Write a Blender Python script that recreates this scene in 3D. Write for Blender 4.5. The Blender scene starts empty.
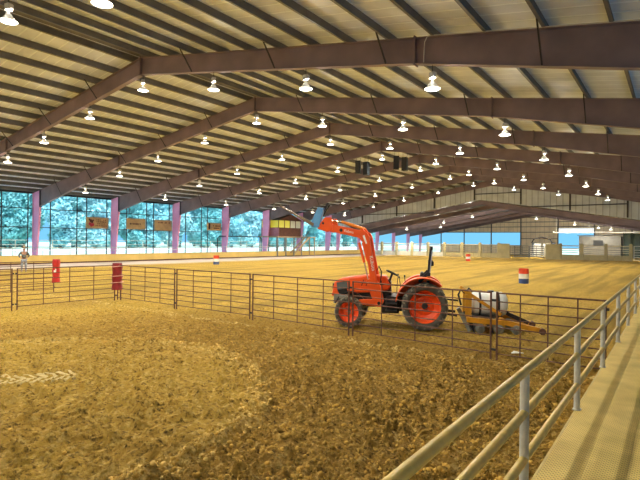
import bpy, bmesh, math, random
import numpy as np
from math import sin, cos, pi, radians, sqrt, atan2
from mathutils import Vector, Matrix

scene = bpy.context.scene
col = scene.collection
random.seed(7)
rng = np.random.default_rng(7)

# ------------------------------------------------------------------ materials
def mat(name, color, rough=0.6, metal=0.0, var=0.0, vscale=4.0, bump=0.0, bscale=20.0, emit=None, estr=0.0, spec=0.4, alpha_tr=0.0):
    m = bpy.data.materials.new(name)
    m.use_nodes = True
    nt = m.node_tree; N = nt.nodes; L = nt.links
    b = N['Principled BSDF']
    b.inputs['Base Color'].default_value = (*color, 1)
    b.inputs['Roughness'].default_value = rough
    b.inputs['Metallic'].default_value = metal
    b.inputs['Specular IOR Level'].default_value = spec
    if alpha_tr:
        b.inputs['Transmission Weight'].default_value = alpha_tr
    if emit:
        b.inputs['Emission Color'].default_value = (*emit, 1)
        b.inputs['Emission Strength'].default_value = estr
    if var or bump:
        tc = N.new('ShaderNodeTexCoord')
        if var:
            n = N.new('ShaderNodeTexNoise'); n.inputs['Scale'].default_value = vscale; n.inputs['Detail'].default_value = 6
            L.new(tc.outputs['Object'], n.inputs['Vector'])
            r = N.new('ShaderNodeValToRGB')
            r.color_ramp.elements[0].position = 0.3; r.color_ramp.elements[1].position = 0.7
            r.color_ramp.elements[0].color = (*[c * (1 - var) for c in color], 1)
            r.color_ramp.elements[1].color = (*[min(1, c * (1 + var)) for c in color], 1)
            L.new(n.outputs['Fac'], r.inputs['Fac']); L.new(r.outputs['Color'], b.inputs['Base Color'])
        if bump:
            n2 = N.new('ShaderNodeTexNoise'); n2.inputs['Scale'].default_value = bscale; n2.inputs['Detail'].default_value = 5
            L.new(tc.outputs['Object'], n2.inputs['Vector'])
            bp = N.new('ShaderNodeBump'); bp.inputs['Strength'].default_value = bump; bp.inputs['Distance'].default_value = 0.02
            L.new(n2.outputs['Fac'], bp.inputs['Height']); L.new(bp.outputs['Normal'], b.inputs['Normal'])
    return m

def mathn(nt, op, a, b=None):
    n = nt.nodes.new('ShaderNodeMath'); n.operation = op
    for i, v in enumerate((a, b)):
        if v is None: continue
        if isinstance(v, (int, float)): n.inputs[i].default_value = v
        else: nt.links.new(v, n.inputs[i])
    return n.outputs[0]

def rib_mat(name, c1, c2, axis, spacing, rough=0.5, metal=0.0, width=0.12, var=0.12):
    """sheet metal with narrow ribs every `spacing` m along one axis"""
    m = mat(name, c1, rough, metal); nt = m.node_tree; N = nt.nodes; L = nt.links
    b = N['Principled BSDF']
    tc = N.new('ShaderNodeTexCoord'); sp = N.new('ShaderNodeSeparateXYZ'); L.new(tc.outputs['Object'], sp.inputs[0])
    f = mathn(nt, 'FRACT', mathn(nt, 'DIVIDE', sp.outputs[axis], spacing))
    d = mathn(nt, 'ABSOLUTE', mathn(nt, 'SUBTRACT', f, 0.5))
    mr = N.new('ShaderNodeMapRange'); L.new(d, mr.inputs[0])
    mr.inputs[1].default_value = 0.5 - width; mr.inputs[2].default_value = 0.5 - width * 0.4
    n = N.new('ShaderNodeTexNoise'); n.inputs['Scale'].default_value = 0.9; n.inputs['Detail'].default_value = 5
    L.new(tc.outputs['Object'], n.inputs['Vector'])
    mx = N.new('ShaderNodeMix'); mx.data_type = 'RGBA'
    mx.inputs['A'].default_value = (*c1, 1); mx.inputs['B'].default_value = (*c2, 1)
    L.new(mr.outputs[0], mx.inputs['Factor'])
    hv = N.new('ShaderNodeHueSaturation')
    L.new(mx.outputs['Result'], hv.inputs['Color'])
    mv = N.new('ShaderNodeMapRange'); L.new(n.outputs['Fac'], mv.inputs[0]); mv.inputs[1].default_value = .3; mv.inputs[2].default_value = .7
    mv.inputs[3].default_value = 1 - var; mv.inputs[4].default_value = 1 + var
    L.new(mv.outputs[0], hv.inputs['Value'])
    L.new(hv.outputs['Color'], b.inputs['Base Color'])
    bp = N.new('ShaderNodeBump'); bp.inputs['Strength'].default_value = 0.6; bp.inputs['Distance'].default_value = 0.03
    L.new(mr.outputs[0], bp.inputs['Height']); L.new(bp.outputs['Normal'], b.inputs['Normal'])
    return m

M = {}
M['rafter'] = mat('brown_steel_paint', (.205, .145, .150), .55, 0, .22, .7)
M['column'] = mat('daylit_steel_paint', (.92, .36, .56), .5, 0, .12, .8)  # daylight glare put into the column colour as lilac
M['purlin'] = mat('grey_purlin_steel', (.135, .128, .122), .5, .1, .2, 1.5)
M['purlin_lit'] = mat('lit_purlin_steel', (.30, .29, .28), .5, .1, .2, 1.5)  # light on the lower roof's purlins put into a paler steel colour
M['dark_steel'] = mat('dark_steel', (.035, .03, .03), .5, .2, .2, 3)
M['deck_roof'] = rib_mat('roof_sheet', (.66, .71, .80), (.82, .88, .95), 1, .62, .45, 0, .09)
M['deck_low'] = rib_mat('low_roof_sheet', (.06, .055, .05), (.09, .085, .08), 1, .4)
M['clad'] = rib_mat('gable_sheet', (.50, .53, .55), (.33, .35, .36), 0, .8, .5, 0, .10)
M['clad_back'] = rib_mat('far_wall_sheet', (.85, .72, .52), (.62, .52, .37), 0, .9, .5, 0, .08)
M['conduit'] = mat('galvanised_conduit', (.55, .55, .52), .4, .6)
M['lamp_box'] = mat('white_lamp_housing', (.50, .50, .50), .4, .1)
M['lamp_refl'] = mat('acrylic_reflector', (.62, .61, .56), .3, 0, emit=(1, .95, .82), estr=.16)
M['lamp_lens'] = mat('lit_lens', (1, 1, 1), .3, 0, emit=(1, .95, .80), estr=9.0)
M['yellow_pipe'] = mat('yellow_tan_pipe_paint', (.58, .41, .10), .4, .1, .16, 9, .1, 40)
M['grey_post'] = mat('grey_galvanised_post', (.52, .50, .43), .5, .1, .18, 8)
M['rust_pipe'] = mat('rusty_brown_pipe', (.135, .06, .035), .6, .2, .35, 14)
M['red_pad'] = mat('red_vinyl_pad', (.52, .022, .02), .45, 0, .12, 10)
M['maroon_pad'] = mat('maroon_vinyl_pad', (.26, .012, .018), .45, 0, .15, 10)
M['strap'] = mat('pale_strap', (.62, .35, .30), .6)
M['white'] = mat('white_paint', (.80, .79, .74), .5, 0, .05, 6)
M['tan_wall'] = mat('tan_arena_wall_paint', (.68, .47, .14), .7, 0, .12, .6)
M['concrete'] = mat('tan_concrete', (.52, .46, .27), .8, 0, .12, 1.5, .2, 12)
M['pale_pipe'] = mat('pale_pipe_paint', (.60, .55, .42), .5, .1, .1, 3)
M['black'] = mat('black_plastic', (.012, .012, .013), .45)
M['cabinet'] = mat('dark_blue_grey_cabinet', (.018, .025, .032), .5)
M['tyre'] = mat('dusty_rubber_tyre', (.075, .066, .052), .85, 0, .45, 7, .3, 30)
M['lug'] = mat('dusty_tread_rubber', (.22, .19, .135), .9, 0, .35, 9)
M['orange'] = mat('orange_tractor_paint', (.80, .095, .012), .35, 0, .06, 3)
M['rim'] = mat('orange_red_rim_paint', (.88, .10, .014), .4, 0, .08, 6)
M['tan_orange'] = mat('tan_orange_cylinder_paint', (.72, .22, .02), .35)
M['chrome'] = mat('polished_rod', (.75, .75, .73), .18, .9)
M['grey_metal'] = mat('grey_cast_metal', (.26, .25, .22), .5, .4, .2, 8)
M['sky_lit_metal'] = mat('sky_tinted_fork_plate', (.10, .27, .50), .35, .1, .15, 4)  # sky reflection put into the plate colour as blue
M['tine'] = mat('worn_brown_tine', (.20, .14, .09), .5, .5)
M['glass'] = mat('headlight_glass', (.12, .14, .15), .1, .1, spec=.7)
M['yellow_paint'] = mat('yellow_implement_paint', (.62, .28, .015), .45, 0, .2, 6)
M['tank'] = mat('white_plastic_tank', (.80, .79, .74), .4, 0, .05, 4)
M['drum_red'] = mat('red_drum_paint', (.62, .055, .02), .45, 0, .1, 5)
M['drum_white'] = mat('white_drum_paint', (.80, .78, .72), .45, 0, .06, 5)
M['drum_blue'] = mat('blue_drum_paint', (.05, .085, .24), .45, 0, .1, 5)
M['sign_tan'] = mat('tan_banner_cloth', (.50, .33, .15), .8, 0, .12, 2)
M['sign_dark'] = mat('dark_lettering', (.09, .035, .03), .8)
M['sign_red'] = mat('red_lettering', (.55, .05, .07), .8)
M['booth'] = mat('dark_red_brown_boards', (.115, .042, .026), .7, 0, .2, 3)
M['booth_pale'] = mat('pale_pink_boards', (.45, .19, .24), .7, 0, .1, 3)
M['yellow_pane'] = mat('lit_yellow_pane', (.55, .50, .05), .3, 0, emit=(.9, .8, .08), estr=.25)
M['white_pane'] = mat('pale_window_pane', (.75, .8, .72), .15, 0)
M['wood'] = mat('tan_stair_timber', (.42, .30, .17), .7, 0, .15, 4)
M['skin'] = mat('skin', (.45, .24, .16), .6)
M['shirt'] = mat('grey_tan_shirt', (.13, .125, .12), .8, 0, .1, 20)
M['jeans'] = mat('pale_blue_grey_jeans', (.33, .36, .42), .85, 0, .1, 20)
M['hat'] = mat('tan_felt_hat', (.30, .21, .13), .8)
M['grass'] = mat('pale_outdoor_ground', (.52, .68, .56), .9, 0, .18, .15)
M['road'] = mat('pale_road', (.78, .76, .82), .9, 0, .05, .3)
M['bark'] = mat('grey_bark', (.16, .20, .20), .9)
M['leaf'] = mat('hazy_blue_green_leaf', (.36, .70, .74), .8, 0, .35, .5)  # cyan daylight haze mixed into all three leaf colours
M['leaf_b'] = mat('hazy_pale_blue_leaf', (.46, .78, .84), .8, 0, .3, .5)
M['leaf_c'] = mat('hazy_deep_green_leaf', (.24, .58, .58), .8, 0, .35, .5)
M['shed'] = mat('grey_shed_sheet', (.16, .15, .13), .6, 0, .2, 2)
M['tarp'] = mat('dark_green_tarp', (.02, .035, .028), .7, 0, .2, 2)
M['daylight_glow'] = mat('white_daylight_glow', (.9, .9, .9), .4, 0, emit=(1, 1, 1), estr=.55)  # glow stands in for daylight at the top of the far opening
M['slate'] = mat('dark_grey_steel_pen', (.10, .10, .10), .5, .3, .2, 5)

# ------------------------------------------------------------------ helpers
class MB:
    def __init__(s): s.v = []; s.f = []; s.mi = []; s.cur = 0
    def add(s, vs, fs):
        o = len(s.v); s.v += [tuple(p) for p in vs]; s.f += [tuple(i + o for i in f) for f in fs]; s.mi += [s.cur] * len(fs)
        return s
    def box(s, c, d, rot=None):
        x, y, z = d[0] / 2, d[1] / 2, d[2] / 2
        vs = [Vector(p) for p in ((-x,-y,-z),(x,-y,-z),(x,y,-z),(-x,y,-z),(-x,-y,z),(x,-y,z),(x,y,z),(-x,y,z))]
        if rot is not None: vs = [rot @ p for p in vs]
        c = Vector(c)
        return s.add([p + c for p in vs], [(0,3,2,1),(4,5,6,7),(0,1,5,4),(1,2,6,5),(2,3,7,6),(3,0,4,7)])
    def bar(s, a, b, w, h, up=(0, 0, 1)):
        a = Vector(a); b = Vector(b); d = b - a; L = d.length; d.normalize(); up = Vector(up)
        if abs(d.dot(up)) > .98: up = Vector((1, 0, 0))
        sx = d.cross(up).normalized(); uz = sx.cross(d)
        R = Matrix((sx, d, uz)).transposed()
        return s.box((a + b) / 2, (w, L, h), R)
    def tube(s, pts, r, n=8, cap=True):
        pts = [Vector(p) for p in pts]; rs = r if isinstance(r, (list, tuple)) else [r] * len(pts)
        vs = []; fs = []; ref = None
        for i, p in enumerate(pts):
            d = (pts[min(i + 1, len(pts) - 1)] - pts[max(i - 1, 0)]).normalized()
            if ref is None:
                ref = Vector((0, 0, 1)) if abs(d.z) < .9 else Vector((1, 0, 0))
            u = d.cross(ref).normalized(); w = u.cross(d).normalized()
            ref = w
            for k in range(n):
                a = 2 * pi * k / n; vs.append(p + (u * cos(a) + w * sin(a)) * rs[i])
        for i in range(len(pts) - 1):
            for k in range(n):
                k2 = (k + 1) % n; fs.append((i * n + k, i * n + k2, (i + 1) * n + k2, (i + 1) * n + k))
        if cap:
            fs.append(tuple(range(n - 1, -1, -1))); m = (len(pts) - 1) * n; fs.append(tuple(m + k for k in range(n)))
        return s.add(vs, fs)
    def lathe(s, prof, n=24, M4=None, cap=False):
        vs = []; fs = []
        for r, z in prof:
            for k in range(n):
                a = 2 * pi * k / n; p = Vector((r * cos(a), r * sin(a), z)); vs.append(M4 @ p if M4 is not None else p)
        for i in range(len(prof) - 1):
            for k in range(n):
                k2 = (k + 1) % n; fs.append((i * n + k, i * n + k2, (i + 1) * n + k2, (i + 1) * n + k))
        if cap:
            fs.append(tuple(range(n - 1, -1, -1))); m = (len(prof) - 1) * n; fs.append(tuple(m + k for k in range(n)))
        return s.add(vs, fs)
    def prism(s, poly, axis, a, b):
        """poly in the two other axes (cyclic order x,y,z without axis), extruded from a to b"""
        def P(p, t):
            if axis == 0: return (t, p[0], p[1])
            if axis == 1: return (p[0], t, p[1])
            return (p[0], p[1], t)
        n = len(poly)
        return s.add([P(p, a) for p in poly] + [P(p, b) for p in poly],
                     [tuple(range(n - 1, -1, -1)), tuple(range(n, 2 * n))] + [(i, (i + 1) % n, n + (i + 1) % n, n + i) for i in range(n)])
    def ball(s, c, r, sc=(1, 1, 1), n=12):
        prof = [(r * sin(pi * i / (n // 2 + 2)), -r * cos(pi * i / (n // 2 + 2))) for i in range(n // 2 + 3)]
        M4 = Matrix.Translation(Vector(c)) @ Matrix.Diagonal((*sc, 1))
        return s.lathe([(max(a, 1e-4), b) for a, b in prof], n, M4, True)
    def build(s, name, m, parent=None, loc=None, smooth=None, bevel=0.0):
        me = bpy.data.meshes.new(name); me.from_pydata(s.v, [], s.f)
        ms = m if isinstance(m, (list, tuple)) else [m]
        for q in ms: me.materials.append(q)
        if len(ms) > 1: me.polygons.foreach_set('material_index', s.mi)
        bm = bmesh.new(); bm.from_mesh(me); bmesh.ops.recalc_face_normals(bm, faces=bm.faces); bm.to_mesh(me); bm.free()
        if smooth is not None:
            me.shade_smooth(); me.set_sharp_from_angle(angle=radians(smooth))
        o = bpy.data.objects.new(name, me); col.objects.link(o)
        if parent is not None: o.parent = parent
        if loc is not None: o.location = loc
        if bevel:
            bv = o.modifiers.new('bevel', 'BEVEL'); bv.width = bevel; bv.segments = 2; bv.limit_method = 'ANGLE'; bv.angle_limit = radians(40)
        return o

def tag(o, label=None, cat=None, group=None, kind=None):
    if label: o['label'] = label
    if cat: o['category'] = cat
    if group: o['group'] = group
    if kind: o['kind'] = kind
    return o
def thing(name, label, cat, loc=(0, 0, 0), rz=0, group=None):
    o = bpy.data.objects.new(name, None); col.objects.link(o)
    o.empty_display_size = .2; o.location = loc; o.rotation_euler = (0, 0, rz)
    return tag(o, label, cat, group)
def dup(root, loc=None, rz=None, label=None):
    def cp(o, par):
        c = o.copy(); col.objects.link(c)
        if par is not None: c.parent = par
        for ch in list(o.children): cp(ch, c)
        return c
    r = cp(root, None)
    if loc is not None: r.location = loc
    if rz is not None: r.rotation_euler = (0, 0, rz)
    if label: r['label'] = label
    return r
ORD = ['first', 'second', 'third', 'fourth', 'fifth', 'sixth', 'seventh', 'eighth', 'ninth', 'tenth', 'eleventh', 'twelfth',
       'thirteenth', 'fourteenth', 'fifteenth', 'sixteenth', 'seventeenth', 'eighteenth', 'nineteenth', 'twentieth']
def structure(o): o['kind'] = 'structure'; return o

def vnoise(x, y, seed=0):
    """smooth value noise, numpy"""
    xi = np.floor(x).astype(np.int64); yi = np.floor(y).astype(np.int64); fx = x - xi; fy = y - yi
    fx = fx * fx * (3 - 2 * fx); fy = fy * fy * (3 - 2 * fy)
    def h(a, b):
        n = (a * 374761393 + b * 668265263 + seed * 1442695041) & 0xffffffff
        n = ((n ^ (n >> 13)) * 1274126177) & 0xffffffff
        return ((n ^ (n >> 16)) & 0xffff) / 65535.0
    return (h(xi, yi) * (1 - fx) + h(xi + 1, yi) * fx) * (1 - fy) + (h(xi, yi + 1) * (1 - fx) + h(xi + 1, yi + 1) * fx) * fy

# ------------------------------------------------------------------ dimensions of the building
RX, RZ, SL = -22.4, 11.77, .16           # ridge, height of rafter tops, slope
HALF = 29.9
XL, XR = RX - HALF, RX + HALF            # outer faces of the columns
FY = [7.04 + 8.5 * i for i in range(9)]
FYB = [-1.46, -9.96]                      # unseen frames added behind the camera for light  # frame positions along the hall
Y0, Y1 = -16.0, 75.3
def top_z(x): return RZ - SL * abs(x - RX)
def rafter_depth(t): return .87 if t < 15 else .87 + (t - 15) / (HALF - 15) * .82
DECK = .30
CT = 28.45                               # where rafter meets column
CX, CY, CR = -8.96, 3.29, 4.47           # ring left by dragging the pen

# ------------------------------------------------------------------ ground
def dirt_material():
    m = bpy.data.materials.new('raked_arena_dirt'); m.use_nodes = True
    nt = m.node_tree; N = nt.nodes; L = nt.links; b = N['Principled BSDF']
    b.inputs['Roughness'].default_value = .95; b.inputs['Specular IOR Level'].default_value = .1
    tc = N.new('ShaderNodeTexCoord'); P = tc.outputs['Object']
    def noise(scale, detail=6, rough=.6, dist=0):
        n = N.new('ShaderNodeTexNoise'); n.inputs['Scale'].default_value = scale; n.inputs['Detail'].default_value = detail
        n.inputs['Roughness'].default_value = rough; n.inputs['Distortion'].default_value = dist; L.new(P, n.inputs['Vector']); return n.outputs['Fac']
    def mix(a, bb, f, mode='MIX'):
        x = N.new('ShaderNodeMix'); x.data_type = 'RGBA'; x.blend_type = mode
        for s, v in (('A', a), ('B', bb)):
            if isinstance(v, tuple): x.inputs[s].default_value = (*v, 1)
            else: L.new(v, x.inputs[s])
        if isinstance(f, float): x.inputs['Factor'].default_value = f
        else: L.new(f, x.inputs['Factor'])
        return x.outputs['Result']
    def mr(v, a, bb, c=0., d=1.):
        x = N.new('ShaderNodeMapRange'); x.interpolation_type = 'SMOOTHSTEP'; L.new(v, x.inputs[0])
        for i, q in enumerate((a, bb, c, d)): x.inputs[i + 1].default_value = q
        return x.outputs[0]
    sp = N.new('ShaderNodeSeparateXYZ'); L.new(P, sp.inputs[0]); X, Y = sp.outputs[0], sp.outputs[1]
    dx = mathn(nt, 'SUBTRACT', X, CX); dy = mathn(nt, 'SUBTRACT', Y, CY)
    wob = mathn(nt, 'MULTIPLY', mathn(nt, 'SUBTRACT', noise(1.6, 5), .5), .7)
    r = mathn(nt, 'ADD', mathn(nt, 'SQRT', mathn(nt, 'ADD', mathn(nt, 'MULTIPLY', dx, dx), mathn(nt, 'MULTIPLY', dy, dy))), wob)
    moist_dim = (.36, .205, .037); dry = (.63, .400, .068); pale = (.82, .57, .19)
    # near dirt dark from damp and painted dimmer light, dry inside and beyond fence
    inside = mr(r, CR + .25, CR - .15)
    beyond = mr(mathn(nt, 'ADD', Y, mathn(nt, 'MULTIPLY', wob, 1.5)), 9.5, 15.0)
    left = mr(X, -11., -17.)
    dry_litf = mathn(nt, 'MINIMUM', mathn(nt, 'ADD', mathn(nt, 'ADD', mathn(nt, 'MULTIPLY', inside, .66), beyond), left), 1.0)
    base = mix(moist_dim, dry, dry_litf)
    big = mr(noise(.22, 5), .35, .7)
    base = mix(base, mix(base, (.40, .235, .05), .55), big)
    # thin pale crust in patches and along the furrows
    c1 = mr(noise(7.5, 8, .75), .50, .66, 0, .8)
    base = mix(base, pale, mathn(nt, 'MULTIPLY', c1, mathn(nt, 'ADD', mathn(nt, 'MULTIPLY', dry_litf, .7), .22)))
    c2 = mr(noise(13., 6, .75), .52, .34, 0, .85)
    base = mix(base, (.065, .038, .010), c2)
    # vehicle tracks running along the hall, on the open arena
    tr = N.new('ShaderNodeTexNoise'); tr.inputs['Scale'].default_value = 1.0; tr.inputs['Detail'].default_value = 4
    mp = N.new('ShaderNodeMapping'); mp.inputs['Scale'].default_value = (.9, .05, 1); mp.inputs['Rotation'].default_value = (0, 0, .25)
    L.new(P, mp.inputs['Vector']); L.new(mp.outputs[0], tr.inputs['Vector'])
    base = mix(base, (.30, .20, .045), mathn(nt, 'MULTIPLY', mr(tr.outputs['Fac'], .46, .62, 0, .75), beyond))
    # daylight falling along the left wall, painted as a pale strip
    base = mix(base, (.84, .70, .60), mr(mathn(nt, 'ADD', X, mathn(nt, 'MULTIPLY', wob, 1.5)), -41., -45.0, 0., .95))
    # combed furrow crests, concentric in the pen
    fr = mathn(nt, 'SINE', mathn(nt, 'MULTIPLY', r, 2 * pi / .19))
    base = mix(base, pale, mathn(nt, 'MULTIPLY', mathn(nt, 'MULTIPLY', mr(fr, .1, .9, 0, .45), mr(noise(9., 6, .7), .46, .62)), mr(Y, 12., 10.)))
    # pale crumbled rim of the ring and the trail of crumbs in front of the fence
    rim = mathn(nt, 'MULTIPLY', mr(mathn(nt, 'ABSOLUTE', mathn(nt, 'SUBTRACT', r, CR - .05)), .30, .05), mr(noise(12., 6, .7), .44, .60, 0, .4))
    base = mix(base, (.86, .63, .24), rim)
    wl = mathn(nt, 'ADD', mathn(nt, 'ADD', mathn(nt, 'SUBTRACT', Y, 10.36), mathn(nt, 'MULTIPLY', X, .03)), mathn(nt, 'MULTIPLY', wob, .8))
    trail = mathn(nt, 'MULTIPLY', mr(mathn(nt, 'ABSOLUTE', wl), .30, .05), mr(noise(9., 6, .7), .48, .62, 0, .8))
    base = mix(base, (.86, .63, .24), trail)
    # tyre tread print, pressed pale
    ux = mathn(nt, 'ADD', mathn(nt, 'MULTIPLY', mathn(nt, 'ADD', X, 9.35), cos(1.0)), mathn(nt, 'MULTIPLY', mathn(nt, 'SUBTRACT', Y, 3.95), sin(1.0)))
    vx = mathn(nt, 'SUBTRACT', mathn(nt, 'MULTIPLY', mathn(nt, 'SUBTRACT', Y, 3.95), cos(1.0)), mathn(nt, 'MULTIPLY', mathn(nt, 'ADD', X, 9.35), sin(1.0)))
    av = mathn(nt, 'ABSOLUTE', vx)
    st = mathn(nt, 'SINE', mathn(nt, 'MULTIPLY', mathn(nt, 'ADD', ux, mathn(nt, 'MULTIPLY', av, .7)), 2 * pi / .17))
    pr = mathn(nt, 'MULTIPLY', mathn(nt, 'MULTIPLY', mr(av, .32, .26), mr(mathn(nt, 'ABSOLUTE', ux), 1.1, .9)), mr(st, -.2, .4, 0., .9))
    base = mix(base, (.86, .68, .34), pr)
    L.new(base, b.inputs['Base Color'])
    bp = N.new('ShaderNodeBump'); bp.inputs['Strength'].default_value = 1.0; bp.inputs['Distance'].default_value = .07
    L.new(noise(26., 6, .7), bp.inputs['Height'])
    bp2 = N.new('ShaderNodeBump'); bp2.inputs['Strength'].default_value = .9; bp2.inputs['Distance'].default_value = .16
    L.new(noise(5., 5, .65), bp2.inputs['Height']); L.new(bp.outputs['Normal'], bp2.inputs['Normal'])
    L.new(bp2.outputs['Normal'], b.inputs['Normal'])
    return m
M['dirt'] = dirt_material()
M['clod'] = mat('dry_dirt_crumb', (.46, .28, .060), .95, 0, .55, 2.5, spec=.1)
M['clod_pale'] = mat('dry_lit_dirt_crumb', (.70, .48, .15), .95, 0, .3, 2.5, spec=.1)  # dry rim crumbs, paled further for the ring's lit right side

def axis_pts(lo, hi, segs):
    out = [lo]; 
    while out[-1] < hi:
        p = out[-1]; st = next(s for a, s in segs if p < a); out.append(p + st)
    out[-1] = hi
    return np.array(out)
def build_ground():
    xs = axis_pts(-49.9, -.93, [(-40, .8), (-26, .35), (-18, .15), (-12, .07), (-7, .045), (1e9, .04)])
    ys = axis_pts(-15.9, 84.2, [(0, .4), (1.8, .1), (8, .04), (12, .05), (16, .1), (26, .25), (40, .5), (1e9, 1.0)])
    X, Y = np.meshgrid(xs, ys, indexing='ij')
    d = np.sqrt(X ** 2 + Y ** 2)
    z = np.zeros_like(X)
    for sc, a, k in ((.35, .05, 1), (1.1, .035, 2), (2.7, .040, 3), (6., .050, 4), (11., .045, 5), (20., .026, 6)):
        w = np.clip(1.6 - d * sc / 60, 0, 1)
        z += a * w * (vnoise(X * sc + 50, Y * sc + 50, k) - .5)
    n = vnoise(X * 16 + 9, Y * 16 + 4, 8) * vnoise(X * 9, Y * 9, 9)
    z += .09 * np.clip(n - .32, 0, 1) * np.clip(1.7 - d / 16, 0, 1) * 2.4         # clods
    r = np.hypot(X - CX, Y - CY) + .22 * (vnoise(X * .8, Y * .8, 12) - .5)
    near = np.clip(1.5 - d / 12, 0, 1)
    z += .020 * np.sin(2 * pi * r / .19) * near * (vnoise(X * 1.4, Y * 1.4, 13) * 1.4)
    rg = r + .12 * (vnoise(X * 2.2, Y * 2.2, 15) - .5)
    z += .085 * np.exp(-((rg - CR) / .12) ** 2) * (.3 + vnoise(X * 5, Y * 5, 14)) - .02 * np.exp(-((rg - CR - .32) / .2) ** 2)
    z += .04 * np.exp(-((rg - 5.24) / .10) ** 2) * vnoise(X * 3, Y * 3, 17) - .015 * np.exp(-((rg - 5.5) / .15) ** 2) + .04 * np.exp(-((rg - 2.9) / .1) ** 2) * (vnoise(X * 2, Y * 2, 16))
    z -= z.mean() if False else 0
    # tyre tread print left of the ring's centre
    u = (X + 9.35) * cos(1.0) + (Y - 3.95) * sin(1.0); v = -(X + 9.35) * sin(1.0) + (Y - 3.95) * cos(1.0)
    msk = (np.abs(v) < .30) & (np.abs(u) < 1.05)
    z = np.where(msk, .35 * z + .03 + .03 * (np.sin(2 * pi * (u + np.abs(v) * .7) / .17) > 0), z)
    wl = Y - (11.15 + .05 * X * 0 - .03 * (X + 8)) + .5 * (vnoise(X * .7, Y * .7, 21) - .5)
    z += .06 * np.exp(-((wl + .55) / .12) ** 2) * vnoise(X * 3, Y * 3, 22)
    nx, ny = X.shape
    verts = np.stack([X, Y, z], -1).reshape(-1, 3)
    i, j = np.meshgrid(np.arange(nx - 1), np.arange(ny - 1), indexing='ij')
    a = (i * ny + j).ravel()
    faces = np.stack([a, a + ny, a + ny + 1, a + 1], 1)
    me = bpy.data.meshes.new('floor')
    me.vertices.add(len(verts)); me.vertices.foreach_set('co', verts.ravel())
    me.loops.add(faces.size); me.loops.foreach_set('vertex_index', faces.ravel().astype(np.int32))
    me.polygons.add(len(faces)); me.polygons.foreach_set('loop_start', np.arange(0, faces.size, 4, dtype=np.int32))
    me.update(calc_edges=True); me.shade_smooth(); me.materials.append(M['dirt'])
    o = bpy.data.objects.new('floor', me); col.objects.link(o); structure(o)
    # loose clods lying on the raked dirt near the walkway
    t = (1 + sqrt(5)) / 2
    ico = np.array([(-1, t, 0), (1, t, 0), (-1, -t, 0), (1, -t, 0), (0, -1, t), (0, 1, t), (0, -1, -t), (0, 1, -t), (t, 0, -1), (t, 0, 1), (-t, 0, -1), (-t, 0, 1)]) / 1.9
    tri = np.array([(0, 11, 5), (0, 5, 1), (0, 1, 7), (0, 7, 10), (0, 10, 11), (1, 5, 9), (5, 11, 4), (11, 10, 2), (10, 7, 6), (7, 1, 8), (3, 9, 4), (3, 4, 2), (3, 2, 6), (3, 6, 8), (3, 8, 9), (4, 9, 5), (2, 4, 11), (6, 2, 10), (8, 6, 7), (9, 8, 1)])
    n = 30000
    px_ = -1.1 - 15 * rng.random(n) ** 1.25; py_ = 1.4 + 9.4 * rng.random(n) ** 1.1
    rr = np.hypot(px_ - CX, py_ - CY); keep = (rr > CR + .15) | (rng.random(n) < .14)
    ang = -.9 + rng.random(3000) * 3.2; rad = CR + rng.normal(0, .16, 3000)
    px_ = np.concatenate([px_[keep], CX + rad * np.cos(ang)]); py_ = np.concatenate([py_[keep], CY + rad * np.sin(ang)])
    ok = (px_ < -1.05) & (py_ > 1.3) & (px_ > -17) & (py_ < 10.55); px_, py_ = px_[ok], py_[ok]; n = len(px_)
    gi = np.clip(np.searchsorted(xs, px_), 0, len(xs) - 1); gj = np.clip(np.searchsorted(ys, py_), 0, len(ys) - 1)
    sz = .009 + .026 * rng.random(n) ** 3
    jit = 1 + .45 * (rng.random((n, 12)) - .5)
    P = ico[None] * jit[:, :, None] * sz[:, None, None] * np.array([1, 1, .8])
    P = P + np.stack([px_, py_, z[gi, gj] + sz * .25], 1)[:, None, :]
    F = tri[None] + (np.arange(n) * 12)[:, None, None]
    V = P.reshape(-1, 3); F = F.reshape(-1, 3)
    me = bpy.data.meshes.new('dirt_clods')
    me.vertices.add(len(V)); me.vertices.foreach_set('co', V.ravel())
    me.loops.add(F.size); me.loops.foreach_set('vertex_index', F.ravel().astype(np.int32))
    me.polygons.add(len(F)); me.polygons.foreach_set('loop_start', np.arange(0, F.size, 3, dtype=np.int32))
    me.update(calc_edges=True); me.materials.append(M['clod']); me.materials.append(M['clod_pale'])
    pale = (np.abs(np.hypot(px_ - CX, py_ - CY) - CR + .05) < .24) & (rng.random(n) < .45) & (px_ > CX - 1)
    me.polygons.foreach_set('material_index', np.repeat(pale.astype(np.int32), 20))
    o = bpy.data.objects.new('dirt_clods', me); col.objects.link(o)
    tag(o, 'loose crumbs of dry dirt lying over the raked ground near the walkway', 'dirt crumbs', kind='stuff')
build_ground()

# outdoor ground, kept below the dirt
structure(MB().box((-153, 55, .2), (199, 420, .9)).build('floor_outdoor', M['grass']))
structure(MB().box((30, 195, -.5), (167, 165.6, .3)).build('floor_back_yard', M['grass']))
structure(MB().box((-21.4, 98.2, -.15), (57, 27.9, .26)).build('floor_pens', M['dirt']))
structure(MB().box((-77.5, 60, .64), (12, 420, .06)).build('floor_road', M['road']))

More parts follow.
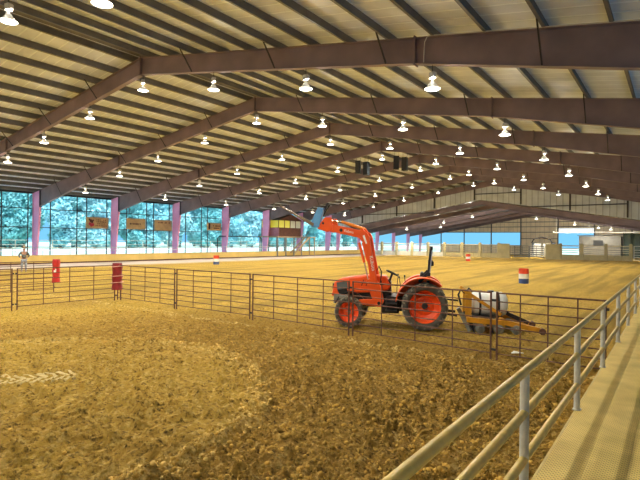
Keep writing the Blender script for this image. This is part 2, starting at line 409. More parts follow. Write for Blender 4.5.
# ------------------------------------------------------------------ walkway at the right
def tread_material():
    m = mat('perforated_tan_walkway', (.5, .4, .2), .6); nt = m.node_tree; N = nt.nodes; L = nt.links; b = N['Principled BSDF']
    tc = N.new('ShaderNodeTexCoord'); sp = N.new('ShaderNodeSeparateXYZ'); L.new(tc.outputs['Object'], sp.inputs[0])
    sx = mathn(nt, 'SINE', mathn(nt, 'MULTIPLY', sp.outputs[0], 2 * pi / .034))
    sy = mathn(nt, 'SINE', mathn(nt, 'MULTIPLY', sp.outputs[1], 2 * pi / .05))
    p = mathn(nt, 'MULTIPLY', sx, sy)
    hole = N.new('ShaderNodeMapRange'); L.new(p, hole.inputs[0]); hole.inputs[1].default_value = .15; hole.inputs[2].default_value = .7
    n = N.new('ShaderNodeTexNoise'); n.inputs['Scale'].default_value = 2.5; n.inputs['Detail'].default_value = 6; L.new(tc.outputs['Object'], n.inputs['Vector'])
    r = N.new('ShaderNodeValToRGB'); r.color_ramp.elements[0].position = .3; r.color_ramp.elements[1].position = .7
    r.color_ramp.elements[0].color = (.62, .43, .10, 1); r.color_ramp.elements[1].color = (.84, .61, .17, 1); L.new(n.outputs['Fac'], r.inputs['Fac'])
    mx = N.new('ShaderNodeMix'); mx.data_type = 'RGBA'; L.new(r.outputs['Color'], mx.inputs['A']); mx.inputs['B'].default_value = (.24, .16, .06, 1)
    L.new(mathn(nt, 'MULTIPLY', hole.outputs[0], .75), mx.inputs['Factor']); L.new(mx.outputs['Result'], b.inputs['Base Color'])
    bp = N.new('ShaderNodeBump'); bp.inputs['Strength'].default_value = .5; bp.inputs['Distance'].default_value = -.01
    L.new(hole.outputs[0], bp.inputs['Height']); L.new(bp.outputs['Normal'], b.inputs['Normal'])
    return m
M['tread'] = tread_material()
WX, WZ = -.945, .55
wk = MB()
for k in range(13):                                   # planks along the hall with thin seams
    a = WX + .305 * k
    wk.box((a + .1505, 34, WZ - .03), (.301, 100, .06))
structure(wk.build('floor_walkway', M['tread']))
structure(MB().box((WX - .012, 34, WZ - .05), (.02, 100, .10)).build('trim_walkway_edge', M['yellow_pipe']))
structure(MB().box((WX + .15, 34, .13), (.2, 100, .72)).build('wall_walkway', M['concrete']))
structure(MB().box((WX + 2.1, 34, .13), (.2, 100, .72)).build('wall_walkway_inner', M['concrete']))

rail = thing('pipe_railing', 'yellow-tan three-rail pipe railing with grey posts along the walkway edge', 'railing', (WX, 0, WZ))
for h in (.962, .645, .29):
    MB().tube([(0, -2.5, h), (0, 40, h)], .033, 14).build('rail', M['yellow_pipe'], rail, smooth=50)
for k in range(17):
    y = -1 + 2.5 * k + .05
    if y < -2.4: continue
    p = MB().tube([(.0, y, 0), (.0, y, .945)], .034, 14)
    p.box((0, y, .006), (.085, .10, .012))
    p.build('post', M['grey_post'], rail, smooth=50)

# ------------------------------------------------------------------ main roof
def slope_slab(x0, x1, y0, y1, z0, z1, th):
    return MB().add([(x0, y0, z0), (x1, y0, z1), (x1, y1, z1), (x0, y1, z0), (x0, y0, z0 + th), (x1, y0, z1 + th), (x1, y1, z1 + th), (x0, y1, z0 + th)],
                    [(0, 3, 2, 1), (4, 5, 6, 7), (0, 1, 5, 4), (1, 2, 6, 5), (2, 3, 7, 6), (3, 0, 4, 7)])
structure(slope_slab(RX, XL - .6, Y0, Y1 + .2, RZ + DECK, RZ + DECK - SL * (HALF + .6), .05).build('ceiling_left', M['deck_roof']))
structure(slope_slab(RX, XR + .6, Y0, Y1 + .2, RZ + DECK, RZ + DECK - SL * (HALF + .6), .05).build('ceiling_right', M['deck_roof']))

def purlin_bm(sgn, h=.30, w=.10, tt=.008, y0=Y0, y1=Y1):
    b = MB()
    b.box((0, (y0 + y1) / 2, h / 2), (tt, y1 - y0, h))
    b.box((sgn * w / 2, (y0 + y1) / 2, tt / 2), (w, y1 - y0, tt))
    b.box((-sgn * w / 2, (y0 + y1) / 2, h - tt / 2), (w, y1 - y0, tt))
    return b
for side, sg in (('left', -1), ('right', 1)):
    proto = None
    for k in range(18):
        t = .6 + 1.69 * k; x = RX + sg * t; z = top_z(x)
        lab = f'dark steel purlin under the {side} roof slope, ' + ('next to the ridge' if k == 0 else f'{ORD[k]} down from the ridge')
        if proto is None:
            proto = purlin_bm(sg).build('roof_purlin', M['purlin']); o = proto; o.rotation_euler = (0, sg * math.atan(SL), 0)
        else:
            o = proto.copy(); col.objects.link(o)
        o.location = (x, 0, z); tag(o, lab, 'roof beam', f'purlins of the {side} roof slope')
ev = MB(); ev.box((0, (Y0 + Y1) / 2, 0), (.02, Y1 - Y0, .26)); ev.box((.06, (Y0 + Y1) / 2, -.12), (.12, Y1 - Y0, .02)); ev.box((.06, (Y0 + Y1) / 2, .12), (.12, Y1 - Y0, .02))
tag(ev.build('eave_beam', M['dark_steel'], loc=(XL - .03, 0, top_z(XL) + .03)), 'dark steel eave beam along the open left side of the hall', 'roof beam')
rc = MB().add([(RX - .45, Y0, RZ + DECK - .09), (RX, Y0, RZ + DECK - .02), (RX + .45, Y0, RZ + DECK - .09), (RX - .45, Y1, RZ + DECK - .09), (RX, Y1, RZ + DECK - .02), (RX + .45, Y1, RZ + DECK - .09),
               (RX - .45, Y0, RZ + DECK - .10), (RX, Y0, RZ + DECK - .03), (RX + .45, Y0, RZ + DECK - .10), (RX - .45, Y1, RZ + DECK - .10), (RX, Y1, RZ + DECK - .03), (RX + .45, Y1, RZ + DECK - .10)],
              [(0, 1, 4, 3), (1, 2, 5, 4), (6, 9, 10, 7), (7, 10, 11, 8), (0, 6, 7, 1), (1, 7, 8, 2), (3, 4, 10, 9), (4, 5, 11, 10), (0, 3, 9, 6), (2, 8, 11, 5)])
tag(rc.build('ridge_liner', M['purlin']), 'grey metal liner strip folded along the roof ridge', 'roof strip')

# one portal frame
def rafter_mesh(sg):
    b = MB(); n = 12
    ts = [0, 5, 10, 15, 18, 21, 24, 27, CT]
    web_t, fl_w, fl_t = .014, .26, .022
    for a, c in zip(ts[:-1], ts[1:]):
        za, zc = RZ - SL * a, RZ - SL * c; da, dc = rafter_depth(a), rafter_depth(c)
        xa, xc = sg * a, sg * c
        b.prism([(xa, za), (xc, zc), (xc, zc - dc), (xa, za - da)], 1, -web_t / 2, web_t / 2)
        for w, off in ((0, 0), (1, 0)):
            if w == 0: q = [(xa, za), (xc, zc), (xc, zc - fl_t), (xa, za - fl_t)]
            else: q = [(xa, za - da + fl_t), (xc, zc - dc + fl_t), (xc, zc - dc), (xa, za - da)]
            b.prism(q, 1, -fl_w / 2, fl_w / 2)
    return b
def column_mesh(sg):
    b = MB(); ho = RZ - SL * HALF; hi = RZ - SL * CT - rafter_depth(CT)
    xo, xt, xb = sg * HALF, sg * CT, sg * (HALF - .75)
    b.prism([(xo, 0), (xo, ho), (xt, RZ - SL * CT), (xt, hi), (xb, 0)], 1, -.008, .008)
    b.prism([(xo, 0), (xo, ho), (xo - sg * .022, ho), (xo - sg * .022, 0)], 1, -.09, .09)
    b.prism([(xb, 0), (xt, hi), (xt + sg * .022, hi), (xb + sg * .022, 0)], 1, -.09, .09)
    b.box(((xo + xb) / 2, 0, .015), (.9, .3, .03))
    return b
def plate(t, sg, h_extra=.1, w=.30):
    z = RZ - SL * t; d = rafter_depth(t)
    return MB().box((sg * t, 0, z - d / 2), (.045, w, d + h_extra))
names = ['nearest, outside the top of the picture', 'nearest in the picture', 'second', 'third', 'fourth', 'fifth', 'sixth', 'seventh', 'farthest']
fproto = None
for i, y in enumerate(FY):
    nm = ['brown steel roof frame overhead, closer than the first frame in view', 'brown steel roof frame nearest the camera with conduit along its right beam',
          'second brown steel roof frame from the camera', 'third brown steel roof frame from the camera', 'fourth brown steel roof frame, in front of the hanging speakers',
          'fifth brown steel roof frame from the camera', 'sixth brown steel roof frame, just before the raised booth',
          'seventh brown steel roof frame, just past the raised booth', 'farthest brown steel roof frame, against the gable cladding'][i]
    if fproto is None:
        f = fproto = thing('roof_frame', nm, 'steel frame', (RX, y, 0), 0, 'portal frames of the main hall')
        for sg in (-1, 1):
            rafter_mesh(sg).build('rafter', M['rafter'], f)
            column_mesh(sg).build('column', M['column'], f)['label'] = 'tapered column with daylight painted in lilac'
            ep = MB(); hi = RZ - SL * CT - rafter_depth(CT); ep.box((sg * CT, 0, (RZ - SL * CT + hi) / 2), (.05, .24, RZ - SL * CT - hi + .12))
            ep.build('end_plate', M['dark_steel'], f)
            plate(15.2, sg).build('splice_plate', M['rafter'], f)
            for k in (2, 5, 8, 11, 14):
                t = .6 + 1.69 * k; tb = t; zb = RZ - SL * tb - rafter_depth(tb)
                for yy in (-1,):
                    MB().bar((sg * tb, yy * .11, zb + .03), (sg * tb, yy * .85, RZ - SL * tb + .06), .045, .045).build('flange_brace', M['dark_steel'], f)
        plate(0, 1).build('ridge_plate', M['rafter'], f)
    else:
        f = dup(fproto, (RX, y, 0), None, nm)

# conduit on the nearest frame's right beam
yb = FY[1] - .16
cx = -6.85
cd = MB()
zt = top_z(cx)
pts = [(cx, yb, zt - .86), (cx + .03, yb, zt - .2), (cx + .12, yb, zt - .04), (cx + .3, yb, top_z(cx + .3) + .01), (XR - 1.5, yb, top_z(XR - 1.5) + .01)]
cd.tube(pts, .017, 8)
tag(cd.build('conduit', M['conduit'], smooth=50), 'pale conduit climbing and running along the nearest right beam', 'conduit')

# ------------------------------------------------------------------ lamps
def make_lamp():
    """origin at the lens, thing hangs from its rod"""
    t = thing('high_bay_lamp', 'lamp', 'lamp')
    MB().tube([(0, 0, .54), (0, 0, .79)], .014, 6).build('hanger_rod', M['dark_steel'], t)
    b = MB(); b.box((0, 0, .45), (.19, .16, .20)); b.box((.12, 0, .44), (.07, .12, .13)); b.tube([(0, 0, .22), (0, 0, .36)], .02, 8)
    b.build('ballast_housing', M['lamp_box'], t, bevel=.012)
    MB().lathe([(.065, .25), (.085, .22), (.12, .15), (.19, .07), (.265, .0), (.27, -.012), (.26, -.008), (.185, .055), (.115, .13), (.06, .21)], 20).build('reflector', M['lamp_refl'], t, smooth=50)
    MB().lathe([(.001, -.05), (.10, -.045), (.20, -.025), (.255, .002), (.001, .01)], 20).build('lens', M['lamp_lens'], t, smooth=60)
    return t
lp = make_lamp()
LX = [-6.6, -11.84, -17.06, -22.3, -27.25, -32.5, -37.55, -42.75]
LAMP_W = 780.0; UP_W = 80.0
ld = bpy.data.lights.new('lamp_glow', 'SPOT'); ld.energy = LAMP_W; ld.color = (1, .965, .83); ld.spot_size = radians(168); ld.spot_blend = .5; ld.shadow_soft_size = .16
lu = bpy.data.lights.new('lamp_spill', 'POINT'); lu.energy = UP_W; lu.color = (1, .95, .84); lu.shadow_soft_size = .05
first = True
fr_names = ['at the top edge of the picture', 'under the nearest roof frame', 'under the second roof frame', 'under the third roof frame', 'under the fourth roof frame', 'under the fifth roof frame', 'under the sixth roof frame', 'under the seventh roof frame', 'x'][:8] + ['level with the camera, added unseen for light', 'behind the camera, added unseen for light']
lu2 = lu.copy(); lu2.energy = 900
def place_lamp(x, y, z, label, group, light=True, data=None):
    global first
    o = lp if first else dup(lp)
    first = False
    o.location = (x, y, z); tag(o, label, 'lamp', group)
    o.rotation_euler = (0, 0, random.uniform(-.6, .6))
    if light:
        q = bpy.data.objects.new('lamp_light', data or ld); col.objects.link(q); q.location = (x, y, z - .09)
        q = bpy.data.objects.new('lamp_spill', lu2 if data else lu); col.objects.link(q); q.location = (x, y, z + .30)
for y in FYB: dup(fproto, (RX, y, 0), None, 'brown steel roof frame overhead, ' + ('level with the camera, added unseen for light' if y > -5 else 'behind the camera, added unseen for light'))
for i, y in enumerate(FY[:8] + FYB):  # rows on FYB frames are unseen lamps added to light the foreground
    for k, x in enumerate(LX):
        t = abs(x - RX); zb = top_z(x) - rafter_depth(t)
        place_lamp(x, y, zb - .79, f'lit high-bay lamp hanging {fr_names[i]}, ' + (f'{ORD[k]} from the right' if k else 'rightmost of its row'), 'high-bay lamps of the main hall')

# ------------------------------------------------------------------ hanging speakers
for i, (x, y, z, lab) in enumerate(((-20.95, 41.3, 9.70, 'third from the left'), (-20.1, 41.3, 9.52, 'rightmost of the four'),
                                    (-25.0, 41.3, 9.60, 'leftmost of the four'), (-24.1, 41.3, 9.42, 'second from the left'))):
    t = thing('hanging_speaker', f'dark speaker cabinet hanging from the fourth roof frame, {lab}', 'speaker', (x, y, z), [.35, .1, .2, -.1][i], 'speakers under the ridge')
    c = MB(); c.prism([(-.26, -.24), (.26, -.24), (.20, .24), (-.20, .24)], 2, -.62, .62); c.build('cabinet', M['cabinet'], t, bevel=.02)
    MB().box((0, -.25, 0), (.46, .02, 1.15)).build('grille', M['black'], t)
    br = MB()
    zt = top_z(x) - .86 - z
    for sx in (-.2, .2): br.tube([(sx, 0, .62), (sx, 0, zt)], .012, 6)
    br.build('hanger', M['dark_steel'], t)

# ------------------------------------------------------------------ gable infill and the lower building beyond
LRX, LRZ, LSL, LHALF = -24.2, 9.0, .165, 26.2
LY0, LY1 = 75.5, 112.0
def low_z(x): return LRZ - LSL * abs(x - LRX)
g = MB()
# cladding between the two roof lines, as two polygons (left and right of the lower ridge)
yG = 75.25
xsL = [XL + .1, LRX - .0, RX, XR - .1]
for a, c in zip(xsL[:-1], xsL[1:]):
    g.prism([(a, low_z(a) - .1), (c, low_z(c) - .1), (c, top_z(c) + DECK), (a, top_z(a) + DECK)], 1, yG, yG + .06)
gw = structure(g.build('wall_gable', M['clad']))
for x in (-44.6, -38, -31.4, -25, -18.3, -11.9, -5.2, 1.5):
    MB().box((x, yG - .1, (low_z(x) + top_z(x)) / 2), (.20, .2, top_z(x) - low_z(x))).build('wall_post', M['dark_steel'], gw)
for a, c in ((-44.6, -31.4), (-18.3, -5.2), (-25, -18.3)):
    za, zc = (low_z(a) + top_z(a)) / 2 + .2, (low_z(c) + top_z(c)) / 2 + .2
    MB().bar((a, yG - .08, min(za, zc)), (c, yG - .08, min(za, zc)), .1, .12).build('wall_girt', M['dark_steel'], gw)
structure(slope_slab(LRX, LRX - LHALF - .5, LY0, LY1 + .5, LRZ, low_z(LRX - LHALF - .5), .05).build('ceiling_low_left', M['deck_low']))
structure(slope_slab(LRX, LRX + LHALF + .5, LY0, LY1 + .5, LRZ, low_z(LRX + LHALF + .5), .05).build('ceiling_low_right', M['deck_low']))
LFY = [75.9, 83.2, 90.4, 97.6, 104.8, 111.6]
lf0 = None
for i, y in enumerate(LFY):
    nm = ('brown steel frame at the front of the lower building' if i == 0 else f'{ORD[i]} brown steel frame inside the lower building')
    if lf0 is None:
        lf0 = f = thing('low_roof_frame', nm, 'steel frame', (LRX, y, 0), 0, 'portal frames of the lower building')
        for sg in (-1, 1):
            b = MB()
            for a, c in ((0, 13), (13, LHALF - .6)):
                da, dc = .62 + a * .012, .62 + c * .012
                za, zc = LRZ - .2 - LSL * a, LRZ - .2 - LSL * c
                b.prism([(sg * a, za), (sg * c, zc), (sg * c, zc - dc), (sg * a, za - da)], 1, -.008, .008)
                b.prism([(sg * a, za - da + .02), (sg * c, zc - dc + .02), (sg * c, zc - dc), (sg * a, za - da)], 1, -.11, .11)
                b.prism([(sg * a, za), (sg * c, zc), (sg * c, zc - .02), (sg * a, za - .02)], 1, -.11, .11)
            b.build('rafter', M['rafter'], f)
            zt = LRZ - .2 - LSL * (LHALF - .6)
            c = MB(); c.prism([(sg * LHALF, 0), (sg * LHALF, zt - .05), (sg * (LHALF - .75), zt), (sg * (LHALF - .75), zt - .9), (sg * (LHALF - .4), 0)], 1, -.15, .15)
            c.build('column', M['column'], f)['label'] = 'tapered column with daylight painted in lilac'
    else:
        dup(lf0, (LRX, y, 0), None, nm)
pp = None
for sg, sd in ((-1, 'left'), (1, 'right')):
    for k in range(9):
        x = LRX + sg * (1.2 + 2.8 * k)
        if pp is None:
            o = pp = purlin_bm(1, .19, .08, .01, LY0, LY1).build('low_roof_purlin', M['purlin_lit'])
        else: o = pp.copy(); col.objects.link(o)
        o.location = (x, 0, low_z(x) - .20)
        tag(o, f'pale purlin under the lower roof, {sd} slope, ' + (f'{ORD[k]} down from its ridge' if k else 'next to its ridge'), 'roof beam', 'purlins of the lower building')

# far wall of the lower building, with openings
fw = MB()
def wallbox(x0, x1, z0, z1): fw.box(((x0 + x1) / 2, LY1 + .03, (z0 + z1) / 2), (x1 - x0, .06, z1 - z0))
wallbox(-33.6, -33.3, 0, 7)
fw.prism([(-45.0, 4.75), (-27.3, 4.75), (-27.3, low_z(-27.3)), (LRX - .2, low_z(LRX)), (-45.0, low_z(-45.0))], 1, LY1, LY1 + .06)
wallbox(-45.0, -27.3, 0, 2.0)
fw.prism([(-27.3, 0), (-19.9, 0), (-19.9, low_z(-19.9)), (LRX, LRZ), (-27.3, low_z(-27.3))], 1, LY1, LY1 + .06)
fw.prism([(-19.9, 5.55), (-13.3, 5.55), (-13.3, low_z(-13.3)), (-19.9, low_z(-19.9))], 1, LY1, LY1 + .06)
fw.prism([(-13.3, 0), (1.9, 0), (1.9, low_z(1.9)), (-13.3, low_z(-13.3))], 1, LY1, LY1 + .06)
far = structure(fw.build('wall_far', M['clad_back']))
for x in (-45.0, -39.5, -33.4, -27.2, -19.9, -13.3, -7, -1):
    MB().box((x, LY1 - .1, low_z(x) / 2), (.2, .2, low_z(x))).build('wall_post', M['slate'], far)
for z, x0, x1 in ((4.75, -45, -19.9), (5.9, -43, -5), (6.9, -36, -12), (7.9, -30, -18), (4.75, -13.3, 0), (3.4, -27.3, -19.9)):
    MB().box(((x0 + x1) / 2, LY1 - .06, z), (x1 - x0, .12, .13)).build('wall_girt', M['slate'], far)
lpn = MB().box((-16.6, LY1 + .02, 5.05), (6.5, .05, .95)).build('daylight_stand_in', M['daylight_glow']); structure(lpn); lpn.name = 'opening_glow'
# things standing far back under the lower roof
sh = thing('feed_shed', 'grey sheet-metal shed under the far roof, right of the bright opening', 'shed', (-11.2, 103.0, 0))
MB().box((0, 0, 1.9), (6.5, 4.5, 3.8)).build('wall', M['shed'], sh)
slope_slab(-3.5, 3.5, -2.5, 2.5, 3.85, 4.1, .08).build('roof', M['slate'], sh)
MB().box((-.2, -2.27, 2.6), (1.5, .06, 1.0)).build('window', M['black'], sh)
tp = thing('tarp_screen', 'dark green tarp screen hung at the far right under the lower roof', 'tarp', (-4.0, 96.0, 0))
b = MB(); nxx = 24
for i in range(nxx):
    xa, xb_ = -3.2 + 6.4 * i / nxx, -3.2 + 6.4 * (i + 1) / nxx
    ya, yb_ = .08 * sin(i * 1.3), .08 * sin((i + 1) * 1.3)
    b.add([(xa, ya, .2), (xb_, yb_, .2), (xb_, yb_, 4.2), (xa, ya, 4.2), (xa, ya + .02, .2), (xb_, yb_ + .02, .2), (xb_, yb_ + .02, 4.2), (xa, ya + .02, 4.2)],
          [(0, 1, 2, 3), (7, 6, 5, 4), (3, 2, 6, 7), (0, 4, 5, 1)])
b.build('sheet', M['tarp'], tp)
for x in (-3.2, 0, 3.2): MB().tube([(x, .12, 0), (x, .12, 4.5)], .05, 8).build('post', M['dark_steel'], tp)
MB().tube([(-3.3, .12, 4.4), (3.3, .12, 4.4)], .05, 8).build('top_rail', M['pale_pipe'], tp)
pb = MB().tube([(-17.5, 94, 4.35), (-2.0, 94, 4.35)], .10, 10)
for x in (-17.0, -12, -7, -2.5): pb.tube([(x, 94, 4.35), (x, 94, low_z(x))], .02, 6)
tag(pb.build('hanging_pipe', M['white'], smooth=50), 'long pale pipe hung level under the lower roof at right', 'pipe')

# lamps in the lower building
ld2 = ld.copy(); ld2.energy = 1500
for i, (x, y) in enumerate(((-13.6, 90.4), (-11.0, 97.6), (-19.5, 90.4), (-8.5, 90.4), (-33.0, 83.2), (-40.0, 83.2), (-28, 83.2), (-36.5, 90.4))):
    lab = ['beneath the lower roof, above the bright far opening', 'beneath the lower roof, above the grey shed', 'beneath the lower roof, left of the bright far opening', 'beneath the lower roof, high over the green tarp',
           'beneath the lower roof, third from the left', 'beneath the lower roof, leftmost', 'beneath the lower roof, nearest its ridge', 'beneath the lower roof, second from the left'][i]
    place_lamp(x, y, low_z(x) - 1.7, 'small high-bay lamp ' + lab, 'lamps of the lower building', data=ld2)

# ------------------------------------------------------------------ arena walls and fences
structure(MB().prism([(-49.95, -.2), (-49.75, -.2), (-49.75, .80), (-49.95, .80)], 1, -16, 84.3).build('wall_left', M['tan_wall']))
structure(MB().box((-49.72, 34.1, .06), (.12, 100.2, .14)).build('shade_strip_left', M['booth']))  # dark strip stands in for shade along the wall foot
structure(MB().box((-49.85, 34.1, .82), (.28, 100.4, .05)).build('trim_1', M['tan_wall']))
lr = thing('wall_railing', 'pale two-rail pipe railing on top of the tan left arena wall', 'railing', (-49.85, 0, .84))
for h in (.42, .72): MB().tube([(0, -2, h), (0, 84, h)], .028, 6).build('rail', M['pale_pipe'], lr)
for k in range(32):
    y = -.3 + 2.68 * k
    MB().tube([(0, y, 0), (0, y, .74)], .03, 6).build('post', M['pale_pipe'], lr)
orr = thing('outdoor_railing', 'thin pale pipe fence outside beyond the left columns', 'fence', (-57.2, 0, .65))
for h in (.6, 1.1, 1.6): MB().tube([(0, 4, h), (0, 110, h)], .03, 6).build('rail', M['pale_pipe'], orr)
for k in range(28):
    MB().tube([(0, 5 + 3.9 * k, 0), (0, 5 + 3.9 * k, 1.6)], .04, 6).build('post', M['pale_pipe'], orr)

# far arena fence: a concrete footing panel and pipe rails per bay, concrete posts between
yF = 84.2
posts = [-5.4, -8.5, -11.66, -14.6]
posts2 = [-23.9, -27.0, -30.1, -33.2, -36.3, -39.4, -42.5, -45.6, -48.7]
pc = None
def cpost(x, lab):
    global pc
    if pc is None:
        b = MB(); b.box((0, 0, 1.2), (.42, .40, 2.4)); b.box((0, 0, 2.44), (.30, .28, .1))
        pc = b.build('concrete_post', M['concrete']); o = pc
    else: o = pc.copy(); col.objects.link(o)
    o.location = (x, yF, 0); tag(o, lab, 'post', 'posts of the far arena fence')
for k, x in enumerate(posts): cpost(x, 'tan concrete post right of the far gate opening, ' + ('next to the blank panel' if k == 3 else 'rightmost' if k == 0 else f'{ORD[k]} from the right'))
for k, x in enumerate(posts2): cpost(x, 'tan concrete post left of the far gate opening, ' + ('next to the blank panel' if k == 0 else f'{ORD[k]} from the gate'))
fs = None
def fsec(x0, x1, lab, pale=False):
    global fs
    t = thing('arena_fence', lab, 'fence', ((x0 + x1) / 2, yF, 0), 0, 'bays of the far arena fence')
    w = abs(x1 - x0) - .42
    n = 3
    b = MB()
    for i in range(n): b.box((-w / 2 + w * (i + .5) / n, 0, .36), (w / n - .04, .16, .86))
    b.build('footing_panel', M['white'] if pale else M['concrete'], t)  # white paints sunlight onto the left bays' concrete footings
    for h, r in ((1.12, .05), (1.40, .05), (1.72, .06), (2.12, .07)):
        MB().bar((-w / 2, 0, h), (w / 2, 0, h), .06, 2 * r).build('rail', M['pale_pipe'], t)
for k in range(3): fsec(posts[k], posts[k + 1], 'far fence bay right of the gate opening, ' + ['between the two rightmost posts', 'middle of three', 'next to the blank panel'][k])
for k in range(8): fsec(posts2[k], posts2[k + 1], 'far fence bay left of the gate opening, ' + ('next to the blank panel' if k == 0 else f'{ORD[k]} from the gate' + (', footing whitened as sunlit' if k > 2 else '')), k > 2)
for x0, x1, s in ((-16.6, -14.6, 'right'), (-23.9, -22.2, 'left')):
    b = MB().box(((x0 + x1) / 2, yF - .32, 1.1), (abs(x1 - x0) + .2, .22, 2.5))
    tag(b.build('blank_panel', M['concrete'], bevel=.03), f'blank tan concrete panel on the {s} side of the gate opening', 'fence panel')
wg = thing('white_gate', 'white pipe gate at the right end of the far fence', 'gate', (-3.6, yF - .1, 0))
b = MB()
for x in (-1.4, 1.4): b.tube([(x, 0, .1), (x, 0, 2.2)], .05, 8)
b.build('upright', M['white'], wg)
for h in (.2, .55, .9, 1.25, 1.6, 2.15): MB().tube([(-1.4, 0, h), (1.4, 0, h)], .045, 8).build('rail', M['white'], wg)
structure(MB().box((-1.4, yF, .5), (1.6, .3, 1.2)).build('wall_corner', M['concrete']))

# stock pens behind the gate opening
pn = None
def stock_gate(x, y, rz, lab, m):
    t = thing('stock_gate', lab, 'gate', (x, y, 0), rz, 'stock gates behind the far opening')
    b = MB()
    for xx in (-1.5, 1.5): b.tube([(xx, 0, 0), (xx, 0, 2.0)], .05, 8)
    b.build('upright', m, t)
    for h in (.25, .6, .95, 1.3, 1.65, 1.98): MB().bar((-1.5, 0, h), (1.5, 0, h), .05, .13).build('rail', m, t)
    MB().tube([(0, 0, .2), (0, 0, 2.0)], .035, 6).build('stay', m, t)
for i, (x, y, r, lab, m) in enumerate(((-20.8, 85.2, .15, 'grey stock gate in the opening, beside the left blank panel', M['grey_metal']), (-18.6, 86.6, -.5, 'dark stock gate in the opening, beside the right blank panel', M['slate']),
                                    (-21.5, 89.5, .9, 'dark stock gate swung back behind the left side of the opening', M['slate']), (-19.4, 91.5, 0, 'white stock gate seen through the opening, behind the others', M['white']))):
    stock_gate(x, y, r, lab, m)
ch = thing('stock_chute', 'dark arched stock chute with white doors behind the gate opening', 'chute', (-19.3, 95.5, 0))
for x in (-1.6, 1.6): MB().box((x, 0, 1.3), (.15, 3, 2.6)).build('side_panel', M['slate'], ch)
MB().tube([(-1.7, -1.5, 2.5), (-1.3, -1.5, 3.2), (0, -1.5, 3.5), (1.3, -1.5, 3.2), (1.7, -1.5, 2.5)], .12, 8).build('arch', M['dark_steel'], ch)
for x in (-.75, .75): MB().box((x, -1.4, 1.3), (1.1, .08, 2.2)).build('door', M['white'], ch)

# ------------------------------------------------------------------ left side: posts and girts, banners, booth
bays = [(1, (1.9, 4.75, 5.7, 8.1)), (2, (1.8, 4.6, 5.67, 8.05)), (3, (2.05, 4.76, 5.76, 8.1)), (4, (2.2, 4.9, 5.98)), (0, (1.9, 4.7, 5.7, 8.1))]
for i, offs in bays:
    t = thing('wind_frame', 'thin dark steel post-and-girt frame ' + ['left of the picture', 'at the left edge, before the first daylit column', 'between the first and second daylit columns, behind the red-figure banner', 'between the second and third daylit columns, holding two banners',
              'between the third and fourth lilac columns, holding one banner'][i], 'frame', (-52.55, FY[i], 0), 0, 'steel frames along the open side')
    for o in offs: MB().box((0, o, 3.5), (.07, .09, 7.1)).build('post', M['dark_steel'], t)
    for h in (5.45, 3.56): MB().box((.02, 4.25, h), (.05, 8.3, .075)).build('girt', M['dark_steel'], t)

def banner(y0, y1, z0, z1, lab, kind):
    t = thing('banner', lab, 'banner', (-52.49, (y0 + y1) / 2, (z0 + z1) / 2))
    w, h = y1 - y0, z1 - z0
    MB().box((0, 0, 0), (.04, w, h)).build('board', M['sign_tan'], t)
    fr = MB()
    for yy in (-w / 2, w / 2): fr.box((.02, yy, 0), (.07, .06, h + .06))
    for zz in (-h / 2, h / 2): fr.box((.02, 0, zz), (.07, w, .06))
    fr.build('edging', M['wood'], t)
    def dashes(yc, zc, n, cw, chh, m):
        b = MB()
        y = yc - n * cw / 2
        for k in range(n):
            ww = cw * random.uniform(.45, .8)
            if random.random() < .88: b.box((.028, y + cw / 2, zc), (.012, ww, chh * random.uniform(.7, 1)))
            y += cw
        b.build('lettering', m, t)
    if kind == 0:
        b = MB()
        for (yy, zz, r) in ((-.75, .22, .16), (-.62, .10, .14), (-.92, .34, .10), (-.50, .26, .10)): b.tube([(.02, yy, zz), (.034, yy, zz)], r, 9)
        b.build('emblem', M['sign_dark'], t)
        b = MB()
        for (yy, zz, r) in ((-.85, -.12, .16), (-.55, -.2, .18), (-.7, -.32, .14)): b.tube([(.02, yy, zz), (.034, yy, zz)], r, 9)
        b.build('emblem', M['sign_red'], t)
        for zc, n in ((.33, 6), (.12, 6), (-.1, 5), (-.32, 7)): dashes(.45, zc, n, .2, .12, M['sign_dark'])
    elif kind == 1: dashes(0, 0, 9, .19, .22, M['sign_dark'])
    elif kind == 2: dashes(-.1, .33, 11, .2, .2, M['sign_dark'])
    else:
        b = MB(); b.box((.03, -.85, 0), (.012, .3, .7)); b.tube([(.02, -.85, .35), (.036, -.85, .35)], .16, 9); b.build('emblem', M['sign_dark'], t)
        b = MB(); b.box((.03, -.45, -.05), (.012, .22, .6)); b.build('emblem', M['wood'], t)
        dashes(.45, .12, 6, .22, .2, M['sign_dark']); dashes(.45, -.2, 5, .22, .16, M['sign_dark'])
banner(29.62, 32.23, 3.65, 4.83, 'tan banner with a dark and red emblem and four lines of small print', 0)
banner(34.55, 37.07, 3.68, 4.9, 'tan banner with one dark line across its middle', 1)
banner(38.4, 40.95, 3.6, 4.86, 'tan banner with one dark line near its top', 2)
banner(46.88, 49.4, 3.8, 4.8, 'tan banner with a dark figure at its left end', 3)

pf = MB(); pf.tube([(-51.6, 48.0, -.1), (-51.6, 48.0, 2.7), (-51.6, 48.35, 3.0), (-51.6, 56.6, 3.0), (-51.6, 57.0, 2.7), (-51.6, 57.0, -.1)], .07, 8)
tag(pf.build('pipe_arch', M['dark_steel'], smooth=50), 'low dark pipe arch standing between the fourth and fifth lilac columns', 'pipe frame')

